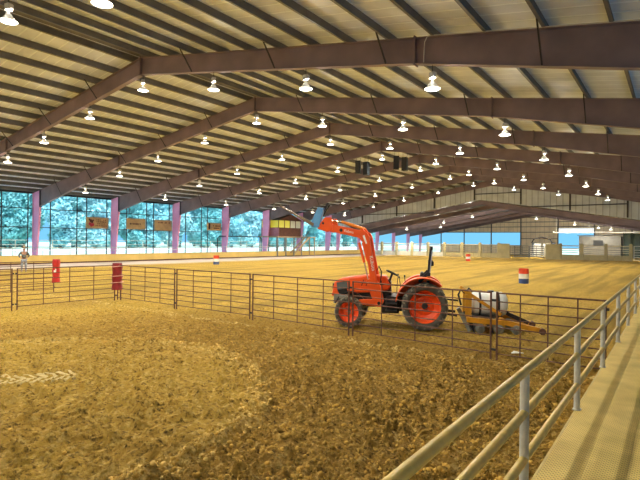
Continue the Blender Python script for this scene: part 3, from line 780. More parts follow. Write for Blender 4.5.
bt = thing('announcer_booth', 'raised dark brown booth with yellow windows behind the left arena wall', 'booth', (-51.3, 61.3, 0))
bz = 3.15
MB().box((0, 0, bz - .1), (4.0, 6.6, .2)).build('platform', M['wood'], bt)
MB().box((1.75, 0, bz + .65), (.1, 5.4, 1.3)).build('wall', M['booth'], bt); MB().box((-1.75, 0, bz + 1.25), (.1, 5.4, 2.5)).build('wall', M['booth'], bt)
b = MB(); b.box((0, 2.7, bz + 1.25), (3.6, .1, 2.5)); b.build('wall', M['booth'], bt)
MB().box((0, -2.7, bz + .65), (3.6, .1, 1.3)).build('wall', M['booth_pale'], bt)
MB().prism([(-2.9, bz + 2.45), (2.9, bz + 2.45), (0, bz + 3.45)], 0, -2.05, 2.05).build('roof', M['booth'], bt)
for j in range(4):
    yy = -2.05 + 1.37 * j
    q = MB().box((1.75, yy, bz + 1.88), (.06, 1.2, 1.1)).build('window', M['yellow_pane'] if j < 2 else M['white_pane'], bt)
    q['label'] = 'lit yellow window' if j < 2 else 'pale window'
    if j < 3: MB().box((1.75, yy + .68, bz + 1.88), (.12, .14, 1.2)).build('mullion', M['booth'], bt)
for j in range(2):
    MB().box((-.9 + 1.75 * j, -2.7, bz + 1.88), (1.55, .06, 1.1)).build('window', M['yellow_pane'], bt)['label'] = 'lit yellow window'
for x in (-1.8, 1.8):
    for yy in (-3.0, -1.0, 1.0, 3.0): MB().box((x, yy, (bz - .2) / 2), (.16, .16, bz - .2)).build('support_post', M['grey_metal'], bt)
st = thing('booth_stair', 'tan timber stair climbing from left to right up to the raised booth', 'stair', (-48.6, 61.5, 0))
for xx in (-.45, .45): MB().bar((xx, -.6, .6), (xx, 3.2, bz - .05), .06, .26).build('stringer', M['wood'], st)
for k in range(11): MB().box((0, -.5 + 3.6 * k / 10, .72 + 2.4 * k / 10), (.9, .3, .05)).build('step', M['wood'], st)
for xx in (-.45, .45):
    MB().tube([(xx, -.6, 1.5), (xx, 3.2, bz + .9)], .035, 6).build('handrail', M['wood'], st)
MB().box((0, 3.9, bz - .1), (1.3, 1.4, .14)).build('landing', M['wood'], st)
for xx, yy in ((-.5, 4.4), (.5, 4.4)): MB().box((xx, yy, bz / 2 - .1), (.12, .12, bz - .2)).build('support_post', M['wood'], st)

# ------------------------------------------------------------------ pen of pipe panels
HP = 1.43
def make_panel(w):
    t = thing('pen_fence', 'panel', 'fence panel')
    for x in (.065, w - .065): MB().tube([(x, 0, -.03), (x, 0, HP)], .023, 8).build('upright', M['rust_pipe'], t, smooth=50)
    for k in range(8):
        h = .12 + (HP - .14) * k / 7
        MB().tube([(.065, 0, h), (w - .065, 0, h)], .020 if k == 7 else .0135, 6).build('rail', M['rust_pipe'], t, smooth=50)
    for k in range(1, 4):
        x = w * k / 4
        MB().tube([(x, .018, .1), (x, .018, HP - .02)], .014, 6).build('stay', M['rust_pipe'], t, smooth=50)
    for x in (.025, w - .025):
        for h in (.2, 1.25): MB().box((x, 0, h), (.05, .03, .05)).build('latch', M['dark_steel'], t)
    return t
PP = [(-18.42, 11.72), (-14.63, 11.63), (-10.86, 11.55), (-7.02, 11.28), (-3.17, 10.86), (-1.02, 10.75)]
p0 = make_panel(3.80)
plabs = ['rusty pipe fence panel just right of the maroon padded post', 'rusty pipe fence panel, second right of the maroon padded post', 'rusty pipe fence panel in front of empty dirt, left of the tractor', 'rusty pipe fence panel in front of the tractor',
         'short rusty pipe fence panel meeting the walkway railing']
G = 'pipe panels of the pen'
for k in range(5):
    a, c = PP[k], PP[k + 1]; L = math.hypot(c[0] - a[0], c[1] - a[1]); ang = atan2(c[1] - a[1], c[0] - a[0])
    if k < 4:
        o = p0 if k == 0 else dup(p0)
        o.scale = (L / 3.80, 1, 1)
    else: o = make_panel(L)
    o.location = (*a, .02); o.rotation_euler = (0, 0, ang); tag(o, plabs[k], 'fence panel', G)
o = dup(p0, (-18.46, 7.92, .02), pi / 2, 'rusty pipe fence panel running left from the maroon padded post'); o.scale = (1, 1, 1)
o = dup(p0, (-18.46, 4.08, .02), pi / 2, 'rusty pipe fence panel at the left edge, nearest the camera of the side row'); o.scale = (1, 1, 1)
# second pen behind
for k, (x, y, lab) in enumerate(((-23.49, 8.0, 'rusty pipe fence panel ending at the bright red padded post'), (-23.49, 4.2, 'rusty pipe fence panel in the back row at the left edge'))):
    o = dup(p0, (x, y, .02), pi / 2, lab); o.scale = (1, 1, 1)

def pad(loc, m, lab, straps, rz, h0, h1, w):
    t = thing('post_pad', lab, 'post pad', loc, rz)
    b = MB()
    prof = []
    n = 8
    for i in range(n + 1):
        zz = h0 + (h1 - h0) * i / n
        sc = 1 + .07 * sin(i * 2.1) + (.12 if i == 0 else 0)
        prof.append([(w / 2 * sc * x, .13 * sc * y, zz) for x, y in ((-1, -.7), (-.75, -1), (.75, -1), (1, -.7), (1, .7), (.75, 1), (-.75, 1), (-1, .7))])
    vs = [p for r in prof for p in r]; fs = []
    for i in range(n):
        for k in range(8): fs.append((i * 8 + k, i * 8 + (k + 1) % 8, (i + 1) * 8 + (k + 1) % 8, (i + 1) * 8 + k))
    fs += [tuple(range(7, -1, -1)), tuple(n * 8 + k for k in range(8))]
    b.add(vs, fs).build('cover', m, t, smooth=60)
    for s in straps:
        q = MB(); sc = 1.16
        q.tube([(w / 2 * sc * x, .14 * sc * y, s + .015 * x) for x, y in ((-1, -.7), (-.75, -1), (.75, -1), (1, -.7), (1, .7), (.75, 1), (-.75, 1), (-1, .7), (-1, -.7))], .018, 6)
        q.build('strap', M['strap'], t)
    return t
pad((-18.43, 11.74, .02), M['maroon_pad'], 'maroon vinyl pad strapped around the corner post of the pen', (.72, .98, 1.36), .5, .42, 1.50, .34)
t = pad((-23.49, 11.84, .02), M['red_pad'], 'bright red vinyl pad with small white mark on the back fence post', (), pi / 2 - .9, .42, 1.50, .27)
b = MB(); b.box((.02, -.165, .95), (.10, .02, .09)); b.box((.05, -.165, 1.02), (.05, .02, .08)); b.build('printed_mark', M['white'], t)
tag(MB().tube([(-18.43, 11.9, -.05), (-18.43, 11.9, 1.46)], .03, 8).build('corner_post', M['rust_pipe'], smooth=50), 'rusty corner post inside the maroon pad', 'post')

# ------------------------------------------------------------------ barrels
def barrel(loc, rz, lab, bands):
    t = thing('barrel', lab, 'barrel', loc, rz, 'barrel racing drums')
    R, H = .29, .89
    def ring(z0, z1, nm, m, top=False):
        n = 6; prof = []
        for i in range(n + 1):
            z = z0 + (z1 - z0) * i / n
            bump = .012 * (math.exp(-((z - H / 3) / .018) ** 2) + math.exp(-((z - 2 * H / 3) / .018) ** 2))
            prof.append((R + bump, z))
        if top: prof += [(R + .01, z1 + .005), (R + .01, z1 + .02), (R - .015, z1 + .02), (R - .015, z1 - .01), (.001, z1 - .01)]
        MB().lathe(prof, 28).build(nm, m, t, smooth=40)
    ring(0, H / 3, bands[0] + '_band', M['drum_' + bands[0]]); ring(H / 3, 2 * H / 3, bands[1] + '_band', M['drum_' + bands[1]]); ring(2 * H / 3, H, bands[2] + '_band', M['drum_' + bands[2]], True)
barrel((-7.7, 32.5, .0), 0, 'red, white and blue barrel on the dirt behind the white tank', ('blue', 'white', 'red'))
barrel((-22.6, 65.6, .0), 1, 'red-white-red barrel far off near the far arena fence', ('red', 'white', 'red'))
barrel((-37.98, 35.2, .0), 2, 'red, white and blue barrel far left, towards the left arena wall', ('blue', 'white', 'red'))

# ------------------------------------------------------------------ tractor
TA = radians(-155.5)
TR = thing('tractor', 'orange loader tractor with raised pallet forks behind the pipe panels', 'tractor', (-6.071, 13.855, 0), TA)
TR.scale = (.96, 1, 1)
def yz(poly, v0, v1): return MB().prism(poly, 1, v0, v1)
def wheel(u, v, R, Rr, W, side, nl, rimdepth):
    RX4 = Matrix.Translation((u, v, R)) @ Matrix.Rotation(-side * pi / 2, 4, 'X')      # lathe z -> outwards
    rim = MB(); w = W / 2
    rim.lathe([(Rr * 1.0, -w * .8), (Rr * .96, -w * .7), (Rr * .93, -w * .1), (Rr * .84, -w * .18), (Rr * .60, -w * .42), (Rr * .50, -w * .30), (Rr * .2, -w * .26), (.001, -w * .26)], 30, RX4)
    rim.lathe([(Rr * .93, -w * .12), (Rr * .95, w * .55), (Rr * 1.0, w * .78), (Rr * 1.05, w * .80), (Rr * 1.05, w * .70), (Rr * .99, w * .6), (Rr * .99, -w * .8)], 30, RX4)
    ro = rim.build('wheel_rim', M['rim'], TR, smooth=40)
    ty = MB()
    pr = [(Rr * 1.0, -w * .75), (Rr * 1.08, -w * .98), (R * .80, -w * 1.08), (R * .93, -w * .98), (R * .955, -w * .6), (R * .96, 0), (R * .955, w * .6), (R * .93, w * .98), (R * .80, w * 1.08), (Rr * 1.08, w * .98), (Rr * 1.0, w * .75)]
    ty.lathe(pr, 40, RX4)
    ty.build('tyre', M['tyre'], ro, smooth=50)
    lg = MB()
    for k in range(nl):
        for s in (-1, 1):
            a0 = 2 * pi * (k + (.5 if s > 0 else 0)) / nl
            # chevron lug, from the shoulder to the centre line
            segs = [(1.04, .86, 0.0), (.98, .955, .02), (.5, .99, .16), (.0, 1.0, .30)]
            pv = []
            for (fw_, fr, da) in segs:
                a = a0 - da * (1.0 if True else 0)
                for dd in (-.028 / R * .9, .028 / R * .9):
                    for rr in (fr * R - .05, fr * R + .004):
                        p = Vector((rr * cos(a + dd), rr * sin(a + dd), s * w * fw_)); pv.append(RX4 @ p)
            fsx = []
            for i in range(len(segs) - 1):
                o = i * 4; n = o + 4
                fsx += [(o, o + 1, n + 1, n), (o + 1, o + 3, n + 3, n + 1), (o + 3, o + 2, n + 2, n + 3), (o + 2, o, n, n + 2)]
            fsx += [(0, 2, 3, 1), (12, 13, 15, 14)]
            lg.add(pv, fsx)
    lg.build('tread_lugs', M['lug'], ro)
    hb = MB()
    hb.lathe([(.001, w * .1), (Rr * .15, w * .1), (Rr * .18, w * .04), (Rr * .20, -w * .26)], 16, RX4)
    hb.build('hub', M['dark_steel'] if R > .5 else M['grey_metal'], ro, smooth=40)
    bo = MB()
    for k in range(8):
        a = 2 * pi * k / 8; r = Rr * .30
        bo.tube([RX4 @ Vector((r * cos(a), r * sin(a), -w * .27)), RX4 @ Vector((r * cos(a), r * sin(a), -w * .15))], Rr * .035, 6)
    bo.build('wheel_bolts', M['grey_metal'], ro)
wheel(0, .66, .675, .455, .47, 1, 18, .12)
wheel(0, -.66, .675, .455, .47, -1, 18, .12)
wheel(2.24, .64, .445, .295, .30, 1, 16, .08)
wheel(2.24, -.64, .445, .295, .30, -1, 16, .08)
# body
hood = yz([(2.86, .84), (2.80, 1.12), (2.76, 1.28), (2.60, 1.37), (2.30, 1.43), (1.80, 1.49), (1.17, 1.49), (1.02, 1.18), (1.10, 1.06), (1.55, 1.02), (1.72, .98), (2.33, .93), (2.62, .86)], -.31, .31)
hood.build('hood', M['orange'], TR, bevel=.05)
for s in (-1, 1):
    hl = yz([(2.69, 1.26), (2.36, 1.30), (2.33, 1.10), (2.66, 1.03)], s * .315 - .012, s * .315 + .012); hl.build('headlight', M['glass'], TR)
    gr = yz([(2.66, 1.04), (2.36, 1.11), (2.34, .93), (2.58, .88)], s * .315 - .012, s * .315 + .012); gr.build('side_grille', M['black'], TR)
    gv = MB()
    for k in range(5): gv.bar((1.35 + .14 * k, s * .318, 1.18), (1.28 + .14 * k, s * .318, 1.36), .012, .02)
    gv.build('hood_vent', M['black'], TR)
MB().prism([(-.2, .92), (.2, .92), (.22, 1.22), (-.22, 1.22)], 0, 2.79, 2.83).build('front_grille', M['black'], TR)
MB().box((1.62, 0, .82), (1.2, .44, .52)).build('engine', M['black'], TR, bevel=.03)
b = MB(); b.box((.5, 0, .68), (1.5, .40, .46)); b.box((-.05, 0, .70), (.6, .5, .5)); b.tube([(0, -.5, .675), (0, .5, .675)], .13, 14); b.build('transmission', M['dark_steel'], TR, bevel=.03)
b = MB(); b.box((2.24, 0, .46), (.16, 1.02, .16)); b.box((2.3, 0, .62), (.5, .3, .24)); b.build('front_axle', M['grey_metal'], TR, bevel=.02)
b = MB()
for s in (-1, 1): b.box((2.42, s * .44, .86), (.30, .22, .10)); b.box((2.62, s * .28, .80), (.26, .06, .22))
b.box((2.74, 0, .78), (.08, .62, .30)); b.build('front_bumper', M['grey_metal'], TR, bevel=.02)
for s in (-1, 1):       # arched inner fender behind the front wheel
    arc = [(2.24 + .52 * cos(a), .46 + .56 * sin(a)) for a in [radians(x) for x in (20, 45, 70, 95, 120, 145, 165)]]
    inn = [(2.24 + .49 * cos(a), .46 + .53 * sin(a)) for a in [radians(x) for x in (165, 145, 120, 95, 70, 45, 20)]]
    yz(arc + inn, s * .36 - .04, s * .36 + .04).build('inner_fender', M['black'], TR)
# rear fenders
for s in (-1, 1):
    rr = .80
    outer = [(.06 + rr * cos(a), .70 + rr * sin(a)) for a in [radians(x) for x in range(8, 142, 9)]]
    inner = [(.06 + (rr - .035) * cos(a), .70 + (rr - .035) * sin(a)) for a in [radians(x) for x in range(8, 142, 9)]][::-1]
    b = yz(outer + inner, s * .36, s * .86)
    side = [(.06 + (rr - .02) * cos(a), .70 + (rr - .02) * sin(a)) for a in [radians(x) for x in range(8, 142, 9)]] + [(-.40, .95), (.25, .9)]
    b.prism(side, 1, s * .37 - .012, s * .37 + .012)
    b.build('fender', M['orange'], TR, bevel=.012)
b = MB(); b.box((.75, 0, .88), (.75, 1.1, .05)); b.build('floor_plate', M['dark_steel'], TR)
for s in (-1, 1):
    b = MB(); b.box((.98, s * .62, .52), (.34, .22, .03)); b.box((.98, s * .62, .72), (.34, .2, .03)); b.bar((.83, s * .58, .9), (.83, s * .58, .5), .04, .04); b.bar((1.13, s * .58, .9), (1.13, s * .58, .5), .04, .04)
    b.build('step', M['dark_steel'], TR)
    MB().box((1.02, s * .42, .62), (.55, .2, .4)).build('fuel_tank', M['black'], TR, bevel=.05)
# seat, wheel, dash
b = MB(); b.box((.33, 0, 1.20), (.46, .48, .12)); b.build('seat', M['black'], TR, bevel=.04)
b = MB(); b.box((.10, 0, 1.42), (.12, .46, .40), Matrix.Rotation(-.18, 3, 'Y')); b.build('seat_back', M['black'], TR, bevel=.05)
MB().box((.33, 0, 1.02), (.36, .36, .26)).build('seat_base', M['dark_steel'], TR)
MB().prism([(1.0, .9), (1.2, .9), (1.17, 1.42), (1.02, 1.30)], 1, -.2, .2).build('dash', M['black'], TR, bevel=.02)
sw = MB(); RW = Matrix.Translation((.98, 0, 1.56)) @ Matrix.Rotation(-.42, 4, 'Y')
ringp = [RW @ Vector((.20 * cos(2 * pi * k / 24), .20 * sin(2 * pi * k / 24), 0)) for k in range(25)]
sw.tube(ringp, .019, 8, cap=False)
for k in range(3): a = 2 * pi * k / 3; sw.tube([RW @ Vector((.2 * cos(a), .2 * sin(a), 0)), RW @ Vector((0, 0, -.03))], .012, 6)
sw.build('steering_wheel', M['black'], TR, smooth=50)
MB().tube([RW @ Vector((0, 0, -.02)), (1.08, 0, 1.3)], .035, 8).build('steering_column', M['black'], TR)
for (u, v, u2, z2) in ((.55, .30, .60, 1.50), (.68, .34, .76, 1.46), (.86, -.3, .82, 1.5)):
    b = MB(); b.tube([(u, v, .95), (u2, v, z2)], .012, 6); b.ball((u2, v, z2), .03, n=8); b.build('lever', M['black'], TR)
# roll bar
b = MB()
for s in (-1, 1):
    b.bar((.03, s * .50, .95), (-.02, s * .50, 1.55), .07, .09)
    b.bar((-.03, s * .50, 1.5), (-.10, s * .50, 2.36), .06, .07)
    b.box((-.09, s * .50, 1.88), (.14, .10, .13))
    b.bar((.26, s * .47, 1.34), (-.02, s * .47, 1.62), .05, .10)
b.bar((-.10, -.53, 2.33), (-.10, .53, 2.33), .07, .07)
b.build('roll_bar', M['black'], TR, loc=(-.09, 0, 0), bevel=.008)
b = MB()
for s in (-1, 1): b.bar((-.055, s * .545, 1.62), (-.115, s * .545, 2.26), .012, .035)
b.build('roll_bar_decal', M['chrome'], TR, loc=(-.09, 0, 0))
for s in (-1, 1): MB().tube([(-.10, s * .62, 1.40), (-.10, s * .62, 1.52)], .05, 10).build('indicator_lamp', M['tan_orange'], TR)
# loader
for s in (-1, 1):
    v = s * .53
    mast = yz([(1.74, 1.36), (1.50, 1.50), (1.30, 1.20), (1.20, .78), (1.28, .60), (1.95, .66), (1.95, .80), (1.55, .82), (1.66, 1.1)], v - .045, v + .045)
    mast.build('loader_mast', M['orange'], TR, bevel=.012)
    MB().tube([(1.35, v - s * .06, .71), (1.35, v + s * .06, .71)], .05, 12).build('mast_pin', M['black'], TR)
    arm = yz([(2.94, 2.80), (2.90, 2.97), (2.75, 2.98), (1.86, 2.81), (1.73, 2.76), (1.66, 2.64), (1.57, 2.12), (1.45, 1.54), (1.40, 1.28), (1.60, 1.26), (1.64, 1.48), (1.70, 1.9), (1.76, 2.12), (1.84, 2.45), (1.98, 2.60)], v - .055, v + .055)
    ao = arm.build('loader_arm', M['orange'], TR, bevel=.015)
    dec = yz([(1.86, 2.66), (1.80, 2.68), (1.72, 2.44), (1.76, 2.42)], v + s * .055, v + s * .058); dec.build('arm_stripe', M['white'], ao)
    cy = MB(); cy.tube([(1.88, v - s * .0, 2.87), (2.52, v, 3.07)], .045, 12); cy.build('tilt_cylinder', M['tan_orange'], TR, smooth=50)
    MB().tube([(2.50, v, 3.065), (2.88, v, 3.12)], .022, 10).build('tilt_rod', M['chrome'], TR, smooth=50)
    b = MB(); b.bar((1.90, v, 2.86), (1.80, v, 2.70), .13, .08); b.build('cylinder_lug', M['orange'], TR)
    cy = MB(); cy.tube([(1.97, v, 2.46), (1.81, v, 1.88)], .042, 12); cy.build('lift_cylinder', M['orange'], TR, smooth=50)
    MB().tube([(1.815, v, 1.90), (1.66, v, 1.30)], .024, 10).build('lift_rod', M['chrome'], TR, smooth=50)
    br = yz([(2.78, 2.84), (2.95, 2.76), (3.26, 2.86), (3.18, 3.0), (3.04, 3.19), (2.84, 3.20)], v - .07, v - .035); br.prism([(2.78, 2.84), (2.95, 2.76), (3.26, 2.86), (3.18, 3.0), (3.04, 3.19), (2.84, 3.20)], 1, v + .035, v + .07)
    br.build('coupler_bracket', M['orange'], TR, bevel=.01)
    MB().tube([(2.52, v - s * .06, 2.82), (2.52, v + s * .062, 2.82)], .05, 12).build('arm_pin', M['black'], TR)
    MB().tube([(3.08, v - s * .08, 3.02), (3.08, v + s * .08, 3.02)], .035, 12).build('coupler_pin', M['black'], TR)
MB().tube([(1.78, -.5, 2.60), (1.78, .5, 2.60)], .07, 12).build('cross_tube', M['orange'], TR, smooth=50)
b = MB(); b.box((1.75, 0, .70), (.2, 1.06, .12)); b.build('loader_frame', M['orange'], TR, bevel=.01)
b = MB(); hose = [(1.32, .46, 1.30), (1.28, .52, 1.62), (1.36, .54, 1.78), (1.42, .54, 1.66)]; b.tube(hose, .018, 8)
b.tube([(2.8, .40, 3.1), (2.45, .44, 3.02), (2.1, .46, 2.88)], .018, 8); b.build('hose', M['black'], TR, smooth=60)
# pallet forks tilted back
fk = yz([(3.07, 3.47), (3.25, 3.50), (3.48, 3.0), (3.42, 2.90), (3.20, 2.90)], .40, .62); fk.build('fork_frame', M['sky_lit_metal'], TR, bevel=.015)
for v in (.10, .38):
    MB().bar((3.20, v, 3.25), (2.97, v, 3.62), .06, .07).build('fork_back_bar', M['black'], TR)
MB().bar((2.97, .06, 3.61), (2.97, .42, 3.61), .06, .05).build('fork_top_bar', M['dark_steel'], TR)
for v in (.44, .58):
    tn = yz([(3.38, 2.93), (3.48, 2.97), (4.50, 3.545), (4.48, 3.565), (3.44, 3.05), (3.36, 3.02)], v - .06, v + .06); tn.build('fork_tine', M['tine'], TR)
# lettering on the arm
def lettering(txt, size, rot, loc, parent, m, name='lettering'):
    cu = bpy.data.curves.new('t', 'FONT'); cu.body = txt; cu.size = size; cu.extrude = .002; cu.align_x = 'CENTER'; cu.align_y = 'CENTER'
    tmp = bpy.data.objects.new('t', cu); col.objects.link(tmp)
    dg = bpy.context.evaluated_depsgraph_get(); me = bpy.data.meshes.new_from_object(tmp.evaluated_get(dg))
    bpy.data.objects.remove(tmp)
    o = bpy.data.objects.new(name, me); col.objects.link(o); me.materials.clear(); me.materials.append(m); o.parent = parent
    o.matrix_local = Matrix.Translation(loc) @ rot
    return o
# text faces +v (towards the left side), reading towards the rear: x_text = -u
B = Matrix(((-1, 0, 0), (0, 0, 1), (0, 1, 0))).to_4x4()
lettering('Kubota', .15, B @ Matrix.Rotation(-1.38, 4, 'Z'), (1.56, .589, 1.86), TR, M['white'])
lettering('Kubota', .10, B @ Matrix.Rotation(-.19, 4, 'Z'), (2.28, .589, 2.78), TR, M['white'])
# hitch
b = MB()
for s in (-1, 1): b.bar((-.2, s * .3, .5), (-.95, s * .4, .42), .05, .07)
b.bar((-.35, 0, .85), (-1.0, 0, .80), .05, .05); b.build('hitch_arms', M['black'], TR)

# ------------------------------------------------------------------ arena drag behind the tractor
DR = thing('arena_drag', 'yellow arena drag with a white water tank hitched behind the tractor', 'implement', (-5.94, 13.915, 0), TA)
tk = MB(); TM = Matrix.Translation((-1.22, 0.02, .74)) @ Matrix.Rotation(-pi / 2, 4, 'Y')
tk.lathe([(.001, -.06), (.20, -.045), (.30, -.01), (.345, .05), (.345, .66), (.335, .685), (.345, .71), (.345, .80), (.30, .90), (.2, .945), (.001, .955)], 30, TM)
tk.build('tank', M['tank'], DR, smooth=50)
for u in (-1.40, -1.90):
    sb = MB(); sb.lathe([(.352, -.03), (.356, -.03), (.356, .03), (.352, .03)], 30, Matrix.Translation((u, .02, .74)) @ Matrix.Rotation(-pi / 2, 4, 'Y')); sb.build('tank_strap', M['dark_steel'], DR, smooth=50)
b = MB(); b.lathe([(.09, 0), (.09, .05), (.001, .05)], 16, Matrix.Translation((-1.72, .02, 1.07))); b.build('tank_cap', M['black'], DR)
b = MB(); b.lathe([(.06, 0), (.06, .03), (.001, .03)], 12, Matrix.Translation((-1.42, .02, 1.08))); b.build('tank_cap', M['black'], DR)
for s in (-1, 1):
    yz([(-.98, 1.02), (-1.16, 1.02), (-1.16, .30), (-.98, .22)], s * .42 - .03, s * .42 + .03).build('hitch_plate', M['yellow_paint'], DR, bevel=.01)
    MB().bar((-.90, s * .42, 1.17), (-1.95, s * .42, .48), .06, .09).build('brace', M['yellow_paint'], DR, bevel=.008)
    MB().bar((-1.0, s * .72, .36), (-2.0, s * .72, .30), .10, .14).build('side_beam', M['yellow_paint'], DR, bevel=.01)
    MB().bar((-1.95, s * .72, .33), (-2.95, s * .62, .12), .10, .14).build('rear_arm', M['yellow_paint'], DR, bevel=.01)
    MB().tube([(-2.98, s * .62 - .09, .10), (-2.98, s * .62 + .09, .10)], .09, 12).build('arm_end', M['rust_pipe'], DR)
    MB().bar((-.86, s * .50, .52), (-1.10, s * .62, .03), .07, .10).build('leg', M['grey_metal'], DR)
b = MB()
for u in (-1.05, -1.95): b.bar((u, -.75, .36), (u, .75, .36), .1, .1)
b.build('cross_beam', M['yellow_paint'], DR, bevel=.01)
b = MB(); b.bar((-2.0, -.55, .52), (-2.85, -.45, .16), .06, .10); b.bar((-2.0, .1, .55), (-2.5, .0, .30), .05, .08); b.bar((-1.98, -.6, .5), (-1.98, .3, .55), .05, .08); b.build('rear_frame', M['dark_steel'], DR)
b = MB(); b.box((-1.5, 0, .41), (1.0, .7, .06)); b.build('tank_cradle', M['dark_steel'], DR)
for k, u in enumerate((-1.35, -1.85, -2.3)):
    rl = MB()
    for j in range(15):
        v = -.78 + 1.56 * j / 14
        rl.lathe([(.055, -.03), (.13, -.008), (.13, .008), (.055, .03)], 12, Matrix.Translation((u, v, .13)) @ Matrix.Rotation(pi / 2, 4, 'X'))
    rl.tube([(u, -.82, .13), (u, .82, .13)], .035, 8)
    rl.build('roller', M['grey_metal'], DR)
    if k < 2:
        tn = MB()
        for j in range(9): tn.bar((u + .22, -.7 + 1.4 * j / 8, .32), (u + .14, -.7 + 1.4 * j / 8, .0), .025, .03)
        tn.build('tines', M['dark_steel'], DR)
b = MB(); b.tube([(-.98, .25, 1.05), (-.86, .3, 1.14), (-.8, .3, 1.0), (-.88, .3, .7)], .03, 8); b.tube([(-1.2, .2, 1.08), (-1.1, .2, 1.18), (-1.0, .2, 1.05)], .03, 8); b.build('hose', M['black'], DR, smooth=60)
# a white scrap lying on the dirt
sc = MB().add([(0, 0, .03), (.20, .03, .05), (.24, .12, .04), (.03, .10, .06), (0, 0, .045), (.20, .03, .065), (.24, .12, .055), (.03, .10, .075)], [(0, 3, 2, 1), (4, 5, 6, 7), (0, 1, 5, 4), (1, 2, 6, 5), (2, 3, 7, 6), (3, 0, 4, 7)])
tag(sc.build('paper_scrap', M['white'], loc=(-3.0, 11.6, .0)), 'small white scrap lying on dirt just behind the short panel', 'litter')

# ------------------------------------------------------------------ the person by the left pen
def skin_mesh(name, verts, edges, radii, m, parent, root=0, sub=2):
    me = bpy.data.meshes.new(name); me.from_pydata(verts, edges, []); me.materials.append(m)
    o = bpy.data.objects.new(name, me); col.objects.link(o); o.parent = parent
    md = o.modifiers.new('skin', 'SKIN')
    sv = me.skin_vertices[0].data if me.skin_vertices else None
    if sv is None:
        bm = bmesh.new(); bm.from_mesh(me); bm.verts.layers.skin.verify(); bm.to_mesh(me); bm.free(); sv = me.skin_vertices[0].data
    for i, r in enumerate(radii):
        sv[i].radius = (r, r) if not isinstance(r, tuple) else r; sv[i].use_root = (i == root)
    md.use_smooth_shade = True
    s = o.modifiers.new('sub', 'SUBSURF'); s.levels = sub; s.render_levels = sub
    return o
PX = thing('person', 'person in tan hat, brown shirt and pale jeans, hands at waist, behind the pen', 'person', (-38.3, 17.0, .03), radians(65))
# faces local -y; z up
J = {'pel': (0, 0, .95), 'wai': (0, 0, 1.08), 'che': (0, -.01, 1.32), 'nck': (0, .0, 1.50), 'hd0': (0, -.01, 1.60), 'hd1': (0, -.015, 1.74)}
V = [J['pel'], J['wai'], J['che'], J['nck'], J['hd0'], J['hd1']]; E = [(0, 1), (1, 2), (2, 3), (3, 4), (4, 5)]; Rr = [.14, .13, (.17, .12), .055, .085, .075]
for s in (-1, 1):
    b0 = len(V)
    V += [(s * .19, 0, 1.42), (s * .33, .04, 1.20), (s * .21, -.10, 1.03), (s * .15, -.15, 1.01)]
    E += [(2, b0), (b0, b0 + 1), (b0 + 1, b0 + 2), (b0 + 2, b0 + 3)]; Rr += [.065, .046, .033, .030]
    for k in range(5):                                              # fingers resting on the belt
        f0 = len(V); off = -.03 + .016 * k
        if k < 4: V += [(s * .11, -.165, 1.01 + off), (s * .075, -.172, .995 + off)]
        else: V += [(s * .14, -.16, 1.06), (s * .12, -.17, 1.08)]
        E += [(b0 + 3, f0), (f0, f0 + 1)]; Rr += [.010, .008]
    l0 = len(V)
    V += [(s * .10, 0, .88), (s * .125, -.02, .50), (s * .13, .02, .10), (s * .14, -.13, .045)]
    E += [(0, l0), (l0, l0 + 1), (l0 + 1, l0 + 2), (l0 + 2, l0 + 3)]; Rr += [.085, .062, .045, .04]
skin_mesh('body', V, E, Rr, M['skin'], PX)
V = [(0, 0, .98), (0, 0, 1.10), (0, -.01, 1.32), (0, 0, 1.47)]; E = [(0, 1), (1, 2), (2, 3)]; Rr = [.165, .155, (.20, .145), .08]
for s in (-1, 1):
    b0 = len(V); V += [(s * .19, 0, 1.42), (s * .33, .04, 1.20), (s * .235, -.075, 1.055)]; E += [(2, b0), (b0, b0 + 1), (b0 + 1, b0 + 2)]; Rr += [.082, .062, .045]
skin_mesh('shirt', V, E, Rr, M['shirt'], PX)
V = [(0, 0, .95)]; E = []; Rr = [.16]
for s in (-1, 1):
    b0 = len(V); V += [(s * .10, 0, .86), (s * .125, -.02, .50), (s * .13, .02, .10)]; E += [(0, b0), (b0, b0 + 1), (b0 + 1, b0 + 2)]; Rr += [.105, .08, .068]
skin_mesh('jeans', V, E, Rr, M['jeans'], PX)
for s in (-1, 1): MB().ball((s * .14, -.09, .05), .06, (.85, 2.1, .85)).build('boot', M['hat'], PX, smooth=80)
b = MB(); b.lathe([(.001, 1.90), (.06, 1.905), (.085, 1.88), (.10, 1.79), (.105, 1.775), (.17, 1.775), (.21, 1.80), (.215, 1.805), (.17, 1.765), (.001, 1.765)], 24); b.build('hat', M['hat'], PX, smooth=60)
b = MB(); b.ball((0, -.098, 1.66), .018, (1, 1.2, 1.4), 8)
for s in (-1, 1): b.ball((s * .088, 0, 1.66), .022, (.5, 1, 1.4), 8)
b.build('nose_and_ears', M['skin'], PX, smooth=80)
b = MB()
for s in (-1, 1): b.ball((s * .032, -.088, 1.69), .010, n=8)
b.box((0, -.092, 1.615), (.05, .01, .008)); b.build('eyes_and_mouth', M['sign_dark'], PX)
MB().lathe([(.168, .985), (.172, .99), (.172, 1.02), (.168, 1.025)], 20, Matrix.Diagonal((1, .96, 1, 1))).build('belt', M['booth'], PX)

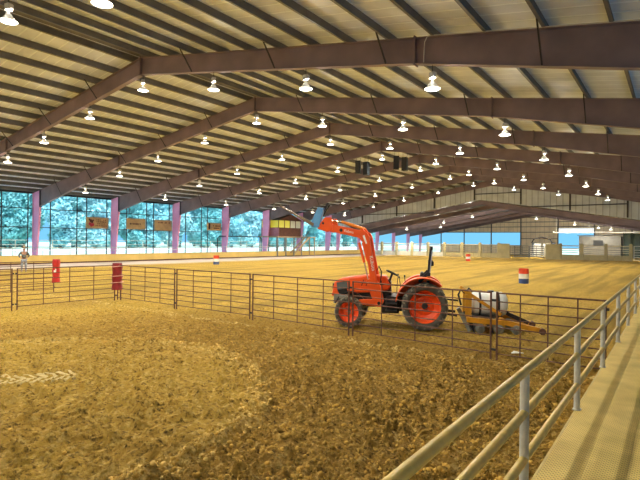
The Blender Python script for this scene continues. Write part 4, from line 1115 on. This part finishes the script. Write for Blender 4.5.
# ------------------------------------------------------------------ trees outside the left side
def foliage_mesh(name, n, blobs, m, leaf=.34, seed=0):
    r = np.random.default_rng(seed)
    vs = []; fs = []
    cnt = 0
    for (cx_, cy_, cz, rx, ry, rz_), share in blobs:
        k = int(n * share)
        d = r.normal(size=(k, 3)); d /= np.linalg.norm(d, axis=1)[:, None]
        rad = r.uniform(.35, 1.0, (k, 1)) ** .5
        p = d * rad * np.array([rx, ry, rz_]) + np.array([cx_, cy_, cz])
        a = r.normal(size=(k, 3)); a /= np.linalg.norm(a, axis=1)[:, None]
        b = np.cross(a, r.normal(size=(k, 3))); b /= np.linalg.norm(b, axis=1)[:, None]
        s = leaf * r.uniform(.6, 1.4, (k, 1))
        q = np.stack([p - a * s - b * s * .1, p - b * s * .5, p + a * s, p + b * s * .5], 1)
        vs.append(q.reshape(-1, 3))
        fs.append(np.arange(cnt, cnt + 4 * k).reshape(-1, 4)); cnt += 4 * k
    me = bpy.data.meshes.new(name); me.from_pydata(np.concatenate(vs).tolist(), [], np.concatenate(fs).tolist()); me.materials.append(m)
    return me
kinds = []
for j in range(3):
    r = random.Random(30 + j)
    blobs = []
    for k in range(9):
        blobs.append(((r.uniform(-1.0, 1.0), r.uniform(-1.0, 1.0), 1.6 + 1.25 * k, r.uniform(1.3, 1.9), r.uniform(1.3, 1.9), r.uniform(1.2, 2.2)), 1 / 9))
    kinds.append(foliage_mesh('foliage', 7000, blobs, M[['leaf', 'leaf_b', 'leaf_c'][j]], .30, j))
trunkb = []
for j in range(3):
    b = MB(); b.tube([(0, 0, -.2), (.1, .05, 3), (-.1, .1, 6.5), (.05, 0, 10)], [.24, .2, .14, .05], 8)
    for k in range(5): b.tube([(0, 0, 2 + 1.4 * k), (1.3 * cos(k * 2.2), 1.3 * sin(k * 2.2), 3.2 + 1.5 * k)], [.09, .03], 6)
    o = b.build('trunk', M['bark']); trunkb.append(o.data); bpy.data.objects.remove(o)
yy = 24.0; ti = 0; rr_ = random.Random(5)
words = ['leftmost in view', *[f'{ORD[i]} from the left' for i in range(1, 20)]]
row = []
while len(row) < 20:
    row.append((rr_.uniform(-92, -88), yy, rr_.uniform(1.12, 1.28))); yy += rr_.uniform(6.6, 7.4)
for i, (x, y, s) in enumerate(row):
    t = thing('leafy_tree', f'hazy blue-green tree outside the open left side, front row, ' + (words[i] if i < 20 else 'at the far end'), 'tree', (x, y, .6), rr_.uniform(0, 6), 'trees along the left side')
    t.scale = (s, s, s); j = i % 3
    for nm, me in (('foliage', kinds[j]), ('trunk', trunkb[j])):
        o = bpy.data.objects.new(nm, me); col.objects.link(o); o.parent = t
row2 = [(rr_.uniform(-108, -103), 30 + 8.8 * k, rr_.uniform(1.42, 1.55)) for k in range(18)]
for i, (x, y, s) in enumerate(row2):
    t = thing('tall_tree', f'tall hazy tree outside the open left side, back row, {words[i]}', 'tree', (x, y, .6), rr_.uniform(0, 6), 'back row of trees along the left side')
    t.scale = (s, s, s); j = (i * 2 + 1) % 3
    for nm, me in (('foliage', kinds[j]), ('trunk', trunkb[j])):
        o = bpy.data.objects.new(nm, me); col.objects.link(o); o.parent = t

# ------------------------------------------------------------------ unseen walls added to keep blue daylight out
structure(MB().prism([(XR + .05, -.2), (XR + .15, -.2), (XR + .15, 7.1), (XR + .05, 7.1)], 1, Y0, 113).build('wall_right_blocker', M['clad']))
structure(MB().prism([(XL, -.2), (XR + .1, -.2), (XR + .1, 7.1), (RX, RZ + .2), (XL, 7.1)], 1, Y0 - .1, Y0).build('wall_back_blocker', M['clad']))

# ------------------------------------------------------------------ world, camera, view
w = bpy.data.worlds.new('overcast'); scene.world = w; w.use_nodes = True
bg = w.node_tree.nodes['Background']; bg.inputs['Color'].default_value = (.15, .44, .70, 1); bg.inputs['Strength'].default_value = 1.15
sd = bpy.data.lights.new('sun', 'SUN'); sd.energy = 5.2; sd.angle = radians(20); sd.color = (.95, .97, 1.0)
so = bpy.data.objects.new('sun', sd); col.objects.link(so); so.rotation_euler = Vector((-.45, .15, -.9)).to_track_quat('-Z', 'Y').to_euler()

cam = bpy.data.cameras.new('camera'); co = bpy.data.objects.new('camera', cam); col.objects.link(co)
cam.sensor_width = 36; cam.lens = 500.8 / 640 * 36; cam.clip_start = .05; cam.clip_end = 600
co.location = (0, 0, 2.5)
co.rotation_mode = 'QUATERNION'
co.rotation_quaternion = (Matrix.Rotation(.6196, 4, 'Z') @ Matrix.Rotation(pi / 2 + .0016, 4, 'X') @ Matrix.Rotation(.0101, 4, 'Z')).to_quaternion()
scene.camera = co
scene.view_settings.view_transform = 'Standard'; scene.view_settings.look = 'None'
scene.view_settings.gamma = 1; scene.view_settings.use_curve_mapping = False
scene.view_settings.exposure = 0.42
